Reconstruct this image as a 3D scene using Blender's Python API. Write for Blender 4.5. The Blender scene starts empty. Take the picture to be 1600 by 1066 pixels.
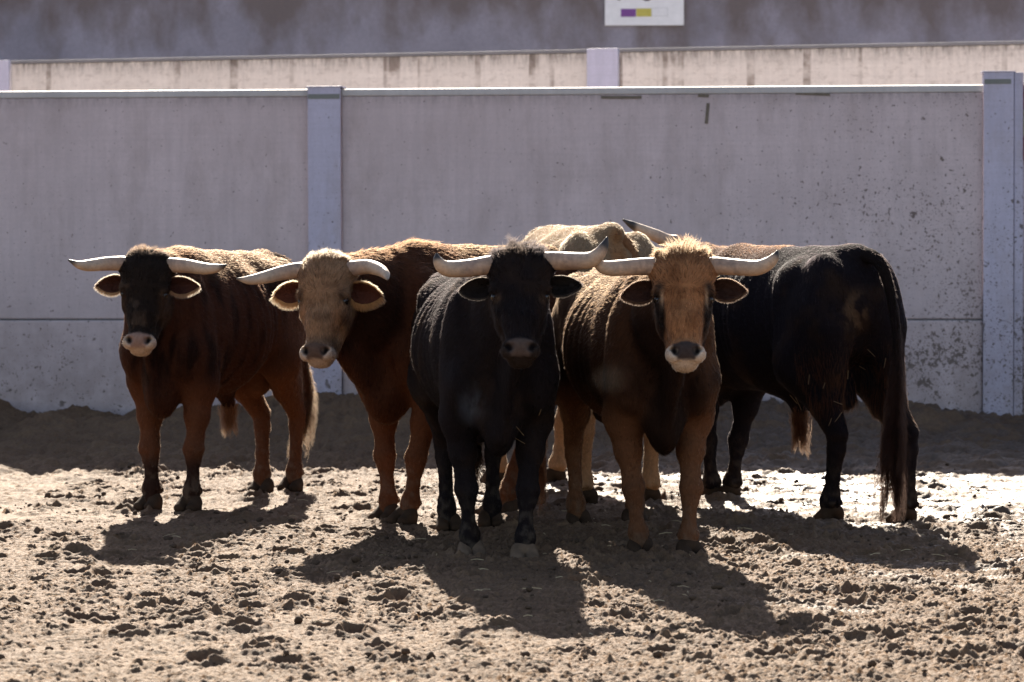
import bpy, math
import numpy as np
from mathutils import Matrix, Vector

# ------------------------------------------------------------------ camera, world, sun, exposure
scene = bpy.context.scene
CAM_H = 1.46
F_PX = 5040.0            # focal length in pixels of the 1600 px wide photograph
HORIZON = 359.0
PITCH = math.atan((533.0 - HORIZON) / F_PX)
cam_data = bpy.data.cameras.new("camera")
cam_data.sensor_width = 36.0
cam_data.lens = 36.0 * F_PX / 1600.0
cam_data.clip_start = 0.1
cam_data.clip_end = 2000.0
cam_data.dof.use_dof = True
cam_data.dof.focus_distance = 14.3
cam_data.dof.aperture_fstop = 5.6
cam = bpy.data.objects.new("camera", cam_data)
scene.collection.objects.link(cam)
cam.matrix_world = (Matrix.Translation((0, 0, CAM_H)) @ Matrix.Rotation(math.pi / 2 - PITCH, 4, 'X')
                    @ Matrix.Rotation(math.radians(-0.15), 4, 'Z'))
scene.camera = cam

SUN_EL = math.radians(30.5)
SUN_AZ = math.radians(-3.5)          # measured from +Y towards +X
world = bpy.data.worlds.new("World")
scene.world = world
world.use_nodes = True
wn = world.node_tree.nodes
sky = wn.new("ShaderNodeTexSky")
sky.sky_type = 'NISHITA'
sky.sun_disc = False
sky.sun_elevation = SUN_EL
sky.sun_rotation = SUN_AZ
sky.altitude = 700
sky.air_density = 1.0
sky.dust_density = 1.5
tint = wn.new("ShaderNodeMix")
tint.data_type, tint.blend_type = 'RGBA', 'MULTIPLY'
tint.inputs[0].default_value = 1.0
tint.inputs[7].default_value = (1.06, 0.93, 0.87, 1)
world.node_tree.links.new(sky.outputs[0], tint.inputs[6])
world.node_tree.links.new(tint.outputs[2], wn["Background"].inputs[0])
wn["Background"].inputs[1].default_value = 0.062
sun_data = bpy.data.lights.new("sun", 'SUN')
sun_data.energy = 5.0
sun_data.angle = math.radians(0.5)
sun_data.color = (1.0, 0.90, 0.76)
sun = bpy.data.objects.new("sun", sun_data)
scene.collection.objects.link(sun)
sd = Vector((math.sin(SUN_AZ) * math.cos(SUN_EL), math.cos(SUN_AZ) * math.cos(SUN_EL), math.sin(SUN_EL)))
sun.rotation_euler = (-sd).to_track_quat('-Z', 'Y').to_euler()
scene.view_settings.view_transform = 'Standard'
scene.view_settings.look = 'None'
scene.view_settings.gamma = 1.0
scene.view_settings.exposure = 2.1

# ------------------------------------------------------------------ helpers
rng = np.random.default_rng(7)


def px(x, y, d):
    """photograph pixel + distance -> world point"""
    return np.array([(x - 800.0) * d / F_PX, d, CAM_H - (y - HORIZON) * d / F_PX])


def tag(o, label=None, category=None, group=None, kind=None):
    for k, v in (("label", label), ("category", category), ("group", group), ("kind", kind)):
        if v:
            o[k] = v
    return o


def empty(name, loc, **kw):
    o = bpy.data.objects.new(name, None)
    o.empty_display_size = 0.2
    scene.collection.objects.link(o)
    o.location = loc
    return tag(o, **kw)


def add_mesh(name, verts, faces, mat, parent=None, smooth=True, attrs=None, origin=None):
    """verts in world space; the object gets its origin at `origin` or its parent's"""
    verts = np.asarray(verts, dtype=np.float32)
    if origin is None:
        origin = np.array(parent_world(parent)) if parent else np.zeros(3)
    me = bpy.data.meshes.new(name)
    v = verts - np.asarray(origin, dtype=np.float32)
    if isinstance(faces, np.ndarray):
        k = faces.shape[1]
        me.vertices.add(len(v))
        me.vertices.foreach_set("co", v.ravel())
        me.loops.add(faces.size)
        me.loops.foreach_set("vertex_index", faces.ravel().astype(np.int32))
        me.polygons.add(len(faces))
        me.polygons.foreach_set("loop_start", np.arange(0, faces.size, k, dtype=np.int32))
        me.update(calc_edges=True)
    else:
        me.from_pydata([tuple(map(float, a)) for a in v], [], [tuple(f) for f in faces])
        me.update()
    me.polygons.foreach_set("use_smooth", [smooth] * len(me.polygons))
    if attrs:
        for an, (kind, data) in attrs.items():
            if kind == 'COL':
                a = me.color_attributes.new(an, 'FLOAT_COLOR', 'POINT')
                d = np.ones((len(v), 4), dtype=np.float32)
                d[:, :3] = data
                a.data.foreach_set("color", d.ravel())
            else:
                a = me.attributes.new(an, 'FLOAT', 'POINT')
                a.data.foreach_set("value", np.asarray(data, dtype=np.float32).ravel())
    for m in (mat if isinstance(mat, (list, tuple)) else [mat]):
        me.materials.append(m)
    o = bpy.data.objects.new(name, me)
    scene.collection.objects.link(o)
    if parent:
        o.parent = parent
        o.location = Vector(tuple(map(float, np.asarray(origin)))) - Vector(parent_world(parent))
    else:
        o.location = tuple(map(float, origin))
    return o


def parent_world(p):
    v = Vector((0, 0, 0))
    while p is not None:
        v = v + p.location
        p = p.parent
    return tuple(v)


def box_vf(lo, hi, bevel=0.0):
    x0, y0, z0 = lo
    x1, y1, z1 = hi
    v = [(x0, y0, z0), (x1, y0, z0), (x1, y1, z0), (x0, y1, z0), (x0, y0, z1), (x1, y0, z1), (x1, y1, z1), (x0, y1, z1)]
    f = [(0, 3, 2, 1), (4, 5, 6, 7), (0, 1, 5, 4), (1, 2, 6, 5), (2, 3, 7, 6), (3, 0, 4, 7)]
    return v, f


def add_box(name, lo, hi, mat, parent, frame=None, bevel=0.008):
    """box given in the frame's own coordinates (origin, rotation z)"""
    v, f = box_vf(lo, hi)
    me = bpy.data.meshes.new(name)
    me.from_pydata(v, [], f)
    me.materials.append(mat)
    o = bpy.data.objects.new(name, me)
    scene.collection.objects.link(o)
    if parent:
        o.parent = parent
    if bevel > 0:
        import bmesh
        bm = bmesh.new()
        bm.from_mesh(me)
        bmesh.ops.bevel(bm, geom=bm.edges[:], offset=bevel, segments=2, affect='EDGES', profile=0.6)
        bm.to_mesh(me)
        bm.free()
    return o


def add_wedge(name, lo, hi, mat, parent):
    """top rising away from the yard, shaped to catch sun from behind"""
    x0, y0, z0 = lo
    x1, y1, z1 = hi
    v = [(x0, y0, z0), (x1, y0, z0), (x1, y1, z0), (x0, y1, z0), (x0, y0, z0 + 0.003), (x1, y0, z0 + 0.003), (x1, y1, z1), (x0, y1, z1)]
    me = bpy.data.meshes.new(name)
    me.from_pydata(v, [], box_vf(lo, hi)[1])
    me.materials.append(mat)
    o = bpy.data.objects.new(name, me)
    scene.collection.objects.link(o)
    o.parent = parent
    return o


# hashed value noise -------------------------------------------------
def _hash(ix, iy, iz, seed):
    n = (ix.astype(np.int64) * 374761393 + iy.astype(np.int64) * 668265263 + iz.astype(np.int64) * 2147483647 + seed * 974634777) & 0xFFFFFFFF
    n = ((n ^ (n >> 13)) * 1274126177) & 0xFFFFFFFF
    n = ((n ^ (n >> 16)) * 2246822519) & 0xFFFFFFFF
    return ((n ^ (n >> 15)) & 0xFFFFFF).astype(np.float64) / float(0xFFFFFF)


def vnoise(P, freq, seed=0):
    """3-D value noise in -1..1"""
    q = np.asarray(P, dtype=np.float64) * freq
    i = np.floor(q).astype(np.int64)
    f = q - i
    f = f * f * (3 - 2 * f)
    r = 0
    for dx in (0, 1):
        for dy in (0, 1):
            for dz in (0, 1):
                w = (f[..., 0] if dx else 1 - f[..., 0]) * (f[..., 1] if dy else 1 - f[..., 1]) * (f[..., 2] if dz else 1 - f[..., 2])
                r = r + w * _hash(i[..., 0] + dx, i[..., 1] + dy, i[..., 2] + dz, seed)
    return r * 2 - 1


def fbm(P, freq, seed=0, octv=3):
    r, a = 0, 0.55
    for k in range(octv):
        r = r + a * vnoise(P, freq * 2 ** k, seed + k * 17)
        a *= 0.5
    return r


def sstep(a, b, x):
    t = np.clip((x - a) / (b - a), 0, 1)
    return t * t * (3 - 2 * t)


def mix(a, b, w):
    w = np.asarray(w)
    if w.ndim == 1:
        w = w[:, None]
    return np.asarray(a) * (1 - w) + np.asarray(b) * w


# ------------------------------------------------------------------ materials
def new_mat(name):
    m = bpy.data.materials.new(name)
    m.use_nodes = True
    nt = m.node_tree
    return m, nt, nt.nodes["Principled BSDF"]


def N(nt, kind, **kw):
    n = nt.nodes.new(kind)
    for k, v in kw.items():
        setattr(n, k, v)
    return n


def ramp(nt, src, stops):
    r = N(nt, "ShaderNodeValToRGB")
    el = r.color_ramp.elements
    while len(el) > 2:
        el.remove(el[-1])
    for k, (p, c) in enumerate(stops):
        e = el[k] if k < 2 else el.new(p)
        e.position = p
        e.color = (c, c, c, 1) if not hasattr(c, '__len__') else (*c, 1)
    nt.links.new(src, r.inputs[0])
    return r


def noise_tex(nt, vec, scale, detail=4, rough=0.6, dist=0.0):
    n = N(nt, "ShaderNodeTexNoise")
    n.inputs["Scale"].default_value = scale
    n.inputs["Detail"].default_value = detail
    n.inputs["Roughness"].default_value = rough
    n.inputs["Distortion"].default_value = dist
    if vec is not None:
        nt.links.new(vec, n.inputs["Vector"])
    return n


def mapping(nt, vec, scale=(1, 1, 1), loc=(0, 0, 0)):
    m = N(nt, "ShaderNodeMapping")
    m.inputs["Scale"].default_value = scale
    m.inputs["Location"].default_value = loc
    nt.links.new(vec, m.inputs[0])
    return m.outputs[0]


def mixc(nt, fac, a, b, mode='MIX'):
    m = N(nt, "ShaderNodeMix", data_type='RGBA', blend_type=mode)
    for sock, val in ((m.inputs[0], fac), (m.inputs[6], a), (m.inputs[7], b)):
        if hasattr(val, 'links'):
            nt.links.new(val, sock)
        elif hasattr(val, '__len__'):
            sock.default_value = (*val, 1)
        else:
            sock.default_value = val
    return m.outputs[2]


def math_n(nt, op, a, b=None, clamp=False):
    m = N(nt, "ShaderNodeMath", operation=op)
    m.use_clamp = clamp
    for k, val in enumerate((a, b)):
        if val is None:
            continue
        if hasattr(val, 'links'):
            nt.links.new(val, m.inputs[k])
        else:
            m.inputs[k].default_value = val
    return m.outputs[0]


def bump(nt, bsdf, h, strength, dist):
    b = N(nt, "ShaderNodeBump")
    b.inputs["Strength"].default_value = strength
    b.inputs["Distance"].default_value = dist
    nt.links.new(h, b.inputs["Height"])
    nt.links.new(b.outputs[0], bsdf.inputs["Normal"])


def mat_plaster(name, base, dark, spots=0.0, streak=0.0, form=0.0, grime_top=0.0, top_z=2.48, rough=0.8, spot_x=None):
    m, nt, bs = new_mat(name)
    tc = N(nt, "ShaderNodeTexCoord").outputs["Object"]
    n1 = noise_tex(nt, tc, 1.3, 6, 0.65)
    r1 = ramp(nt, n1.outputs[0], [(0.3, 0.0), (0.7, 1.0)])
    col = mixc(nt, r1.outputs[0], dark, base)
    # faint horizontal casting lines and vertical weathering
    hz = noise_tex(nt, mapping(nt, tc, (0.6, 0.6, 22)), 2.0, 3, 0.6)
    col = mixc(nt, math_n(nt, 'MULTIPLY', ramp(nt, hz.outputs[0], [(0.42, 0.0), (0.62, 1.0)]).outputs[0], 0.30 + form), col,
               tuple(c * 0.78 for c in base))
    vt = noise_tex(nt, mapping(nt, tc, (9, 9, 0.7)), 2.0, 4, 0.65)
    col = mixc(nt, math_n(nt, 'MULTIPLY', ramp(nt, vt.outputs[0], [(0.42, 0.0), (0.68, 1.0)]).outputs[0], 0.38), col,
               tuple(c * 0.66 for c in base))
    fine = noise_tex(nt, tc, 38, 5, 0.75)
    col = mixc(nt, math_n(nt, 'MULTIPLY', ramp(nt, fine.outputs[0], [(0.35, 1.0), (0.6, 0.0)]).outputs[0], 0.22), col,
               tuple(c * 0.6 for c in base))
    sep = N(nt, "ShaderNodeSeparateXYZ")
    nt.links.new(tc, sep.inputs[0])
    if streak:
        st = noise_tex(nt, mapping(nt, tc, (3.4, 3.4, 0.05)), 2.6, 2, 0.4, 0.0)
        stm = ramp(nt, st.outputs[0], [(0.60, 0.0), (0.66, 1.0)])
        ln = noise_tex(nt, mapping(nt, tc, (2.0, 2.0, 3.0)), 2.0, 3, 0.6)
        k = math_n(nt, 'MULTIPLY', stm.outputs[0], ramp(nt, ln.outputs[0], [(0.4, 0.15), (0.6, 1.0)]).outputs[0])
        col = mixc(nt, math_n(nt, 'MULTIPLY', k, streak), col, (0.14, 0.10, 0.075))
        mo = noise_tex(nt, mapping(nt, tc, (5, 5, 8)), 2.0, 6, 0.8)
        col = mixc(nt, math_n(nt, 'MULTIPLY', ramp(nt, mo.outputs[0], [(0.52, 0.0), (0.62, 1.0)]).outputs[0], 0.35), col, (0.25, 0.21, 0.18))
    if grime_top:
        g = N(nt, "ShaderNodeMapRange")
        g.inputs[1].default_value = top_z - 0.16
        g.inputs[2].default_value = top_z
        nt.links.new(sep.outputs[2], g.inputs[0])
        gn = noise_tex(nt, mapping(nt, tc, (14, 14, 3)), 2.0, 5, 0.7)
        gk = math_n(nt, 'MULTIPLY', math_n(nt, 'POWER', g.outputs[0], 1.5), ramp(nt, gn.outputs[0], [(0.35, 0.1), (0.65, 1.0)]).outputs[0])
        col = mixc(nt, math_n(nt, 'MULTIPLY', gk, grime_top), col, (0.07, 0.06, 0.055))
    if spots:
        gb = N(nt, "ShaderNodeMapRange")
        gb.inputs[1].default_value, gb.inputs[2].default_value = 1.35, 0.10
        nt.links.new(sep.outputs[2], gb.inputs[0])
        gn2 = noise_tex(nt, tc, 5, 6, 0.7)
        col = mixc(nt, math_n(nt, 'MULTIPLY', math_n(nt, 'MULTIPLY', gb.outputs[0], ramp(nt, gn2.outputs[0], [(0.3, 0.35), (0.62, 1.0)]).outputs[0]), 0.80), col, (0.25, 0.195, 0.175))
        sm = noise_tex(nt, mapping(nt, tc, (1.0, 1.0, 0.45)), 3.1, 7, 0.68)
        col = mixc(nt, math_n(nt, 'MULTIPLY', ramp(nt, sm.outputs[0], [(0.50, 0.0), (0.68, 1.0)]).outputs[0], 0.42), col, (0.34, 0.275, 0.255))
        # mud splashes: sharp flecks, denser low down and towards one end
        msk = N(nt, "ShaderNodeMapRange")
        msk.inputs[1].default_value = 2.3
        msk.inputs[2].default_value = -0.1
        nt.links.new(sep.outputs[2], msk.inputs[0])
        dens = msk.outputs[0]
        if spot_x:
            mx = N(nt, "ShaderNodeMapRange")
            mx.inputs[1].default_value, mx.inputs[2].default_value = spot_x
            mx.inputs[3].default_value = 0.05
            nt.links.new(sep.outputs[0], mx.inputs[0])
            dens = math_n(nt, 'MULTIPLY', math_n(nt, 'ADD', math_n(nt, 'MULTIPLY', msk.outputs[0], 0.7), 0.42), mx.outputs[0])
        cl = noise_tex(nt, tc, 2.2, 3, 0.6)
        dens = math_n(nt, 'MULTIPLY', dens, ramp(nt, cl.outputs[0], [(0.35, 0.35), (0.65, 1.0)]).outputs[0])
        total = None
        for sc, dt, lo in ((13, 4, 0.675), (34, 3, 0.64), (75, 3, 0.65)):
            s = noise_tex(nt, tc, sc, dt, 0.6, 0.15)
            v = math_n(nt, 'SUBTRACT', s.outputs[0], math_n(nt, 'SUBTRACT', lo + 0.03, math_n(nt, 'MULTIPLY', dens, 0.17 * spots)))
            v = math_n(nt, 'MULTIPLY', v, 28.0, clamp=True)
            total = v if total is None else math_n(nt, 'MAXIMUM', total, v)
        col = mixc(nt, math_n(nt, 'MULTIPLY', total, 0.8), col, (0.085, 0.062, 0.045))
    nt.links.new(col, bs.inputs["Base Color"])
    bs.inputs["Roughness"].default_value = rough
    bs.inputs["Specular IOR Level"].default_value = 0.3
    hs = mixc(nt, 0.5, fine.outputs[1], n1.outputs[1])
    bump(nt, bs, hs, 0.5, 0.006)
    return m


M_PANEL_L = mat_plaster("concrete_panel", (0.67, 0.565, 0.565), (0.52, 0.435, 0.43), spots=0.35, grime_top=0.8)
M_PANEL_R = mat_plaster("concrete_panel_splashed", (0.67, 0.565, 0.565), (0.52, 0.435, 0.43), spots=1.0, grime_top=0.8, spot_x=(0.6, 3.6))
M_COPING = mat_plaster("coping_plaster", (0.62, 0.59, 0.57), (0.45, 0.43, 0.41))
M_POST = mat_plaster("lavender_paint", (0.56, 0.535, 0.65), (0.46, 0.44, 0.54), spots=0.42, rough=0.55)
M_POST_R = mat_plaster("lavender_paint_splashed", (0.56, 0.535, 0.65), (0.46, 0.44, 0.54), spots=1.0, rough=0.55)
M_FAR = mat_plaster("cream_render", (0.74, 0.69, 0.63), (0.62, 0.57, 0.51), streak=0.75, grime_top=0.85, top_z=2.95)
M_FARCAP = mat_plaster("grey_capping", (0.23, 0.23, 0.24), (0.12, 0.12, 0.13))


def mat_backwall():
    m, nt, bs = new_mat("stained_concrete")
    tc = N(nt, "ShaderNodeTexCoord").outputs["Object"]
    n1 = noise_tex(nt, tc, 0.9, 6, 0.62, 0.2)
    col = mixc(nt, ramp(nt, n1.outputs[0], [(0.3, 0.0), (0.7, 1.0)]).outputs[0], (0.19, 0.178, 0.22), (0.31, 0.29, 0.355))
    # damp stains, mostly above the splash line
    sep = N(nt, "ShaderNodeSeparateXYZ")
    nt.links.new(tc, sep.inputs[0])
    g = N(nt, "ShaderNodeMapRange")
    g.inputs[1].default_value = 3.25
    g.inputs[2].default_value = 4.0
    nt.links.new(sep.outputs[2], g.inputs[0])
    s = noise_tex(nt, mapping(nt, tc, (1.0, 1.0, 0.55)), 1.5, 7, 0.62, 0.12)
    k = math_n(nt, 'ADD', s.outputs[0], math_n(nt, 'MULTIPLY', g.outputs[0], 0.25))
    k = ramp(nt, k, [(0.54, 0.0), (0.74, 1.0)]).outputs[0]
    col = mixc(nt, math_n(nt, 'MULTIPLY', k, 0.8), col, (0.115, 0.085, 0.075))
    f = noise_tex(nt, tc, 26, 5, 0.7)
    col = mixc(nt, math_n(nt, 'MULTIPLY', ramp(nt, f.outputs[0], [(0.35, 1.0), (0.6, 0.0)]).outputs[0], 0.2), col, (0.09, 0.085, 0.1))
    nt.links.new(col, bs.inputs["Base Color"])
    bs.inputs["Roughness"].default_value = 0.85
    bump(nt, bs, f.outputs[0], 0.4, 0.006)
    return m


M_BACK = mat_backwall()


def mat_flat(name, col, rough=0.6, vary=0.15):
    m, nt, bs = new_mat(name)
    tc = N(nt, "ShaderNodeTexCoord").outputs["Object"]
    n = noise_tex(nt, tc, 14, 4, 0.6)
    c = mixc(nt, ramp(nt, n.outputs[0], [(0.3, 0.0), (0.7, 1.0)]).outputs[0], tuple(x * (1 - vary) for x in col), col)
    nt.links.new(c, bs.inputs["Base Color"])
    bs.inputs["Roughness"].default_value = rough
    bs.inputs["Specular IOR Level"].default_value = 0.5 if rough < 0.8 else 0.08
    return m


def mat_attr(name, rough=0.7, spec=0.3, bump_s=0.0, sss=False):
    m, nt, bs = new_mat(name)
    a = N(nt, "ShaderNodeAttribute", attribute_name="Col")
    tc = N(nt, "ShaderNodeTexCoord").outputs["Object"]
    n = noise_tex(nt, tc, 60, 3, 0.6)
    c = mixc(nt, 0.35, a.outputs[0], mixc(nt, 1.0, a.outputs[0], ramp(nt, n.outputs[0], [(0.3, 0.5), (0.7, 1.3)]).outputs[0], 'MULTIPLY'))
    nt.links.new(c, bs.inputs["Base Color"])
    bs.inputs["Roughness"].default_value = rough
    bs.inputs["Specular IOR Level"].default_value = spec
    if bump_s:
        bump(nt, bs, n.outputs[0], bump_s, 0.003)
    return m


M_HIDE = mat_attr("hide", 0.95, 0.02, 0.5)
M_HORN = mat_attr("horn_keratin", 0.5, 0.3, 0.5)
M_EARSKIN = mat_attr("ear_skin", 0.8, 0.15)
M_HOOF_PALE = mat_flat("hoof_pale", (0.155, 0.108, 0.072), 0.9, 0.5)
M_HOOF_DARK = mat_flat("hoof_dark", (0.055, 0.034, 0.021), 0.95, 0.5)
m, nt, bs = new_mat("eye_dark")
bs.inputs["Base Color"].default_value = (0.012, 0.008, 0.006, 1)
bs.inputs["Roughness"].default_value = 0.06
M_EYE = m


def mat_hair():
    m = bpy.data.materials.new("coat_hair")
    m.use_nodes = True
    nt = m.node_tree
    nt.nodes.clear()
    out = N(nt, "ShaderNodeOutputMaterial")
    h = N(nt, "ShaderNodeBsdfHairPrincipled")
    h.parametrization = 'COLOR'
    a = N(nt, "ShaderNodeAttribute", attribute_name="hair_col")
    nt.links.new(a.outputs[0], h.inputs["Color"])
    h.inputs["Roughness"].default_value = 0.5
    h.inputs["Radial Roughness"].default_value = 0.55
    if "Coat" in h.inputs:
        h.inputs["Coat"].default_value = 0.0
    h.inputs["IOR"].default_value = 1.22
    d = N(nt, "ShaderNodeBsdfDiffuse")
    dc = mixc(nt, 1.0, a.outputs[0], (0.75, 0.75, 0.75), 'MULTIPLY')
    nt.links.new(dc, d.inputs[0])
    mx = N(nt, "ShaderNodeMixShader")
    lum = N(nt, "ShaderNodeMapRange")
    lum.inputs[1].default_value, lum.inputs[2].default_value = 0.01, 0.12
    lum.inputs[3].default_value, lum.inputs[4].default_value = 0.76, 0.66
    nt.links.new(a.outputs[0], lum.inputs[0])
    nt.links.new(lum.outputs[0], mx.inputs[0])
    nt.links.new(h.outputs[0], mx.inputs[1])
    nt.links.new(d.outputs[0], mx.inputs[2])
    nt.links.new(mx.outputs[0], out.inputs[0])
    return m


M_HAIR = mat_hair()


def add_hair(name, P, radius, col, parent):
    """P: (n, k, 3) world points; radius (n,k); col (n,3)"""
    n, k = P.shape[:2]
    cu = bpy.data.hair_curves.new(name)
    cu.add_curves([k] * n)
    o0 = np.array(parent_world(parent))
    cu.attributes["position"].data.foreach_set("vector", (P - o0).astype(np.float32).ravel())
    ra = cu.attributes.get("radius") or cu.attributes.new("radius", 'FLOAT', 'POINT')
    ra.data.foreach_set("value", radius.astype(np.float32).ravel())
    ca = cu.attributes.new("hair_col", 'FLOAT_COLOR', 'CURVE')
    c4 = np.ones((n, 4), dtype=np.float32)
    c4[:, :3] = col
    ca.data.foreach_set("color", c4.ravel())
    cu.materials.append(M_HAIR)
    o = bpy.data.objects.new(name, cu)
    scene.collection.objects.link(o)
    o.parent = parent
    return o


# ------------------------------------------------------------------ the ground
FEET = []        # filled from the herd data below, used to press the ground


def noise2(xs, ys, freq, seed, fy=None):
    r = np.random.default_rng(seed)
    fy = fy or freq
    x = (xs - xs.min()) * freq
    y = (ys - ys.min()) * fy
    nx, ny = int(x.max()) + 3, int(y.max()) + 3
    G = r.random((nx, ny)) * 2 - 1

    def wts(t, n):
        i = np.floor(t).astype(int)
        f = t - i
        f = f * f * (3 - 2 * f)
        return i, f
    ix, fx = wts(x, nx)
    iy, fyy = wts(y, ny)
    A = G[ix] * (1 - fx)[:, None] + G[ix + 1] * fx[:, None]
    return A[:, iy] * (1 - fyy) + A[:, iy + 1] * fyy


def grow(start, step, factor, end):
    out, v = [], start
    while abs(v) < abs(end):
        step *= factor
        v += step
        out.append(v)
    return out


def build_ground():
    xc = np.arange(-2.45, 2.45, 0.007)
    xs = np.concatenate([np.arange(-4.3, -2.45, 0.014), xc, np.arange(2.45, 4.3, 0.014)])
    xs = np.array(sorted(grow(-4.3, -0.05, 1.25, -900))[::1] + list(xs) + grow(4.3, 0.05, 1.25, 900))
    ys = np.concatenate([np.arange(10.2, 16.2, 0.0085), np.arange(16.2, 24.2, 0.017)])
    ys = np.array(sorted(grow(10.2, -0.05, 1.3, -900)) + list(ys) + grow(24.2, 0.05, 1.25, 1500))
    X, Y = np.meshgrid(xs, ys, indexing='ij')
    near = np.exp(-np.clip(np.abs(X) - 5, 0, 99) ** 2) * np.exp(-np.clip(9.5 - Y, 0, 99) ** 2) * np.exp(-np.clip(Y - 24.3, 0, 99) ** 2)
    wet = sstep(0.4, 1.7, X + 0.35 * noise2(np.clip(xs, -6, 6), np.clip(ys, 8, 26), 1.6, 5)) * sstep(14.9, 16.9, Y + 0.5 * noise2(np.clip(xs, -6, 6), np.clip(ys, 8, 26), 1.1, 6))
    wet = np.maximum(wet, 0.55 * sstep(-0.9, 0.3, X) * sstep(16.0, 17.5, Y))
    cx, cy = np.clip(xs, -6, 6), np.clip(ys, 8, 26)
    pud = noise2(cx, cy, 3.2, 61) + 0.5 * noise2(cx, cy, 8, 62)
    wet = np.clip(wet + 0.45 * sstep(0.75, 1.05, pud) * sstep(0.2, 1.4, X), 0, 1)
    brk = noise2(cx, cy, 4.5, 63, 7.0) + 0.6 * noise2(cx, cy, 12, 64, 16)
    wet2 = 0.75 * sstep(0.9, 1.9, X) * sstep(12.6, 14.2, Y) * sstep(0.15, 0.6, brk)
    wet = np.maximum(wet * (0.30 + 0.70 * sstep(-0.55, 0.15, brk)), wet2)
    big = 0.020 * noise2(cx, cy, 1.1, 11) + 0.013 * noise2(cx, cy, 2.7, 12) + 0.009 * noise2(cx, cy, 6.0, 13)
    rough = np.zeros_like(X)
    for f, a, s in ((9, 0.005, 21), (19, 0.0075, 22), (38, 0.0100, 23), (70, 0.0120, 24)):
        rough += a * (np.abs(noise2(cx, cy, f, s)) - 0.3)
    chunky = 0.7 * noise2(cx, cy, 13, 31) + 0.8 * noise2(cx, cy, 29, 32) + 0.6 * noise2(cx, cy, 62, 33)
    clumps = 0.55 + 0.45 * noise2(cx, cy, 0.8, 41)
    rough += 0.010 * sstep(0.30, 1.0, chunky) * clumps
    side_k = 0.80 + 0.35 * sstep(-1.2, 1.2, X) + 0.25 * noise2(cx, cy, 0.6, 44)
    far_k = sstep(18.5, 20.0, Y)
    big = big + far_k * (0.026 * noise2(cx, cy, 4.5, 45) + 0.040 * (np.abs(noise2(cx, cy, 8, 46)) - 0.3) + 0.028 * (np.abs(noise2(cx, cy, 17, 47)) - 0.3))
    H = near * (big + rough * side_k * (1 - 0.32 * wet) - 0.004 * wet)
    # crumbled clods stamped in
    r = np.random.default_rng(99)
    n = 15000
    px_, py_ = r.uniform(-2.6, 2.6, n), 10.3 + 8.2 * r.random(n) ** 0.9
    rad = 0.006 + 0.020 * r.random(n) ** 8.0 + 0.006 * r.random(n)
    dens = vnoise(np.stack([px_, py_, px_ * 0], 1), 1.3, 4)
    for x, y, q, dn in zip(px_, py_, rad, dens):
        if r.random() > 0.62 + 0.5 * dn:
            continue
        i0, i1 = np.searchsorted(xs, [x - q * 1.3, x + q * 1.3])
        j0, j1 = np.searchsorted(ys, [y - q * 1.3, y + q * 1.3])
        if i1 - i0 < 2 or j1 - j0 < 2:
            continue
        dx = (X[i0:i1, j0:j1] - x) / q
        dy = (Y[i0:i1, j0:j1] - y) / q
        a = math.pi * r.random()
        u = dx * math.cos(a) + dy * math.sin(a)
        v = (-dx * math.sin(a) + dy * math.cos(a)) * (1 + 0.7 * r.random())
        d = np.sqrt(u * u + v * v) + 0.22 * np.sin(5 * u + a) * np.cos(4 * v)
        H[i0:i1, j0:j1] += q * (0.40 + 0.45 * r.random()) * np.sqrt(np.clip(1 - d, 0, 1)) * (1 - 0.45 * wet[i0:i1, j0:j1])
    # old hoof prints
    for k in range(520):
        x, y = r.uniform(-2.6, 2.6), r.uniform(10.6, 20)
        i0, i1 = np.searchsorted(xs, [x - 0.12, x + 0.12])
        j0, j1 = np.searchsorted(ys, [y - 0.14, y + 0.14])
        if i1 - i0 < 3 or j1 - j0 < 3:
            continue
        d = np.sqrt(((X[i0:i1, j0:j1] - x) / 0.055) ** 2 + ((Y[i0:i1, j0:j1] - y) / 0.07) ** 2)
        H[i0:i1, j0:j1] += 0.014 * (np.exp(-((d - 1.25) / 0.3) ** 2)) - 0.030 * (1 - sstep(0.6, 1.1, d))
    # dirt banked up against the near wall
    prof_x = np.array([-60, -3.8, -3.5, -3.24, -2.9, -2.3, -1.35, 0, 1.5, 2.8, 3.35, 3.7, 60])
    prof_z = np.array([0.1, 0.17, 0.085, 0.155, 0.085, 0.16, 0.262, 0.26, 0.24, 0.225, 0.15, 0.09, 0.05])
    pz = np.interp(xs, prof_x, prof_z) + 0.012 * noise2(cx, np.array([0.0, 1.0]), 3.0, 71)[:, 0]
    H += pz[:, None] * sstep(20.9, 23.3, Y) * (1 - sstep(24.2, 25.5, Y)) * (1 + 0.25 * noise2(cx, cy, 1.7, 72) * (Y < 22.8))
    # under each hoof the ground is pressed flat with a small rim
    for fx, fy in FEET:
        d = np.sqrt((X - fx) ** 2 + (Y - fy) ** 2)
        k = 1 - sstep(0.055, 0.12, d)
        H = H * (1 - k) + 0.0 * k + 0.014 * np.exp(-((d - 0.125) / 0.03) ** 2) * (d < 0.3)
    nx, ny = X.shape
    verts = np.stack([X, Y, H], -1).reshape(-1, 3)
    idx = np.arange(nx * ny).reshape(nx, ny)
    F = np.stack([idx[:-1, :-1], idx[1:, :-1], idx[1:, 1:], idx[:-1, 1:]], -1).reshape(-1, 4)
    o = add_mesh("ground", verts, F, M_GROUND, attrs={"wet": ('F', wet.ravel())})
    tag(o, kind="structure")
    return xs, ys, H


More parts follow.
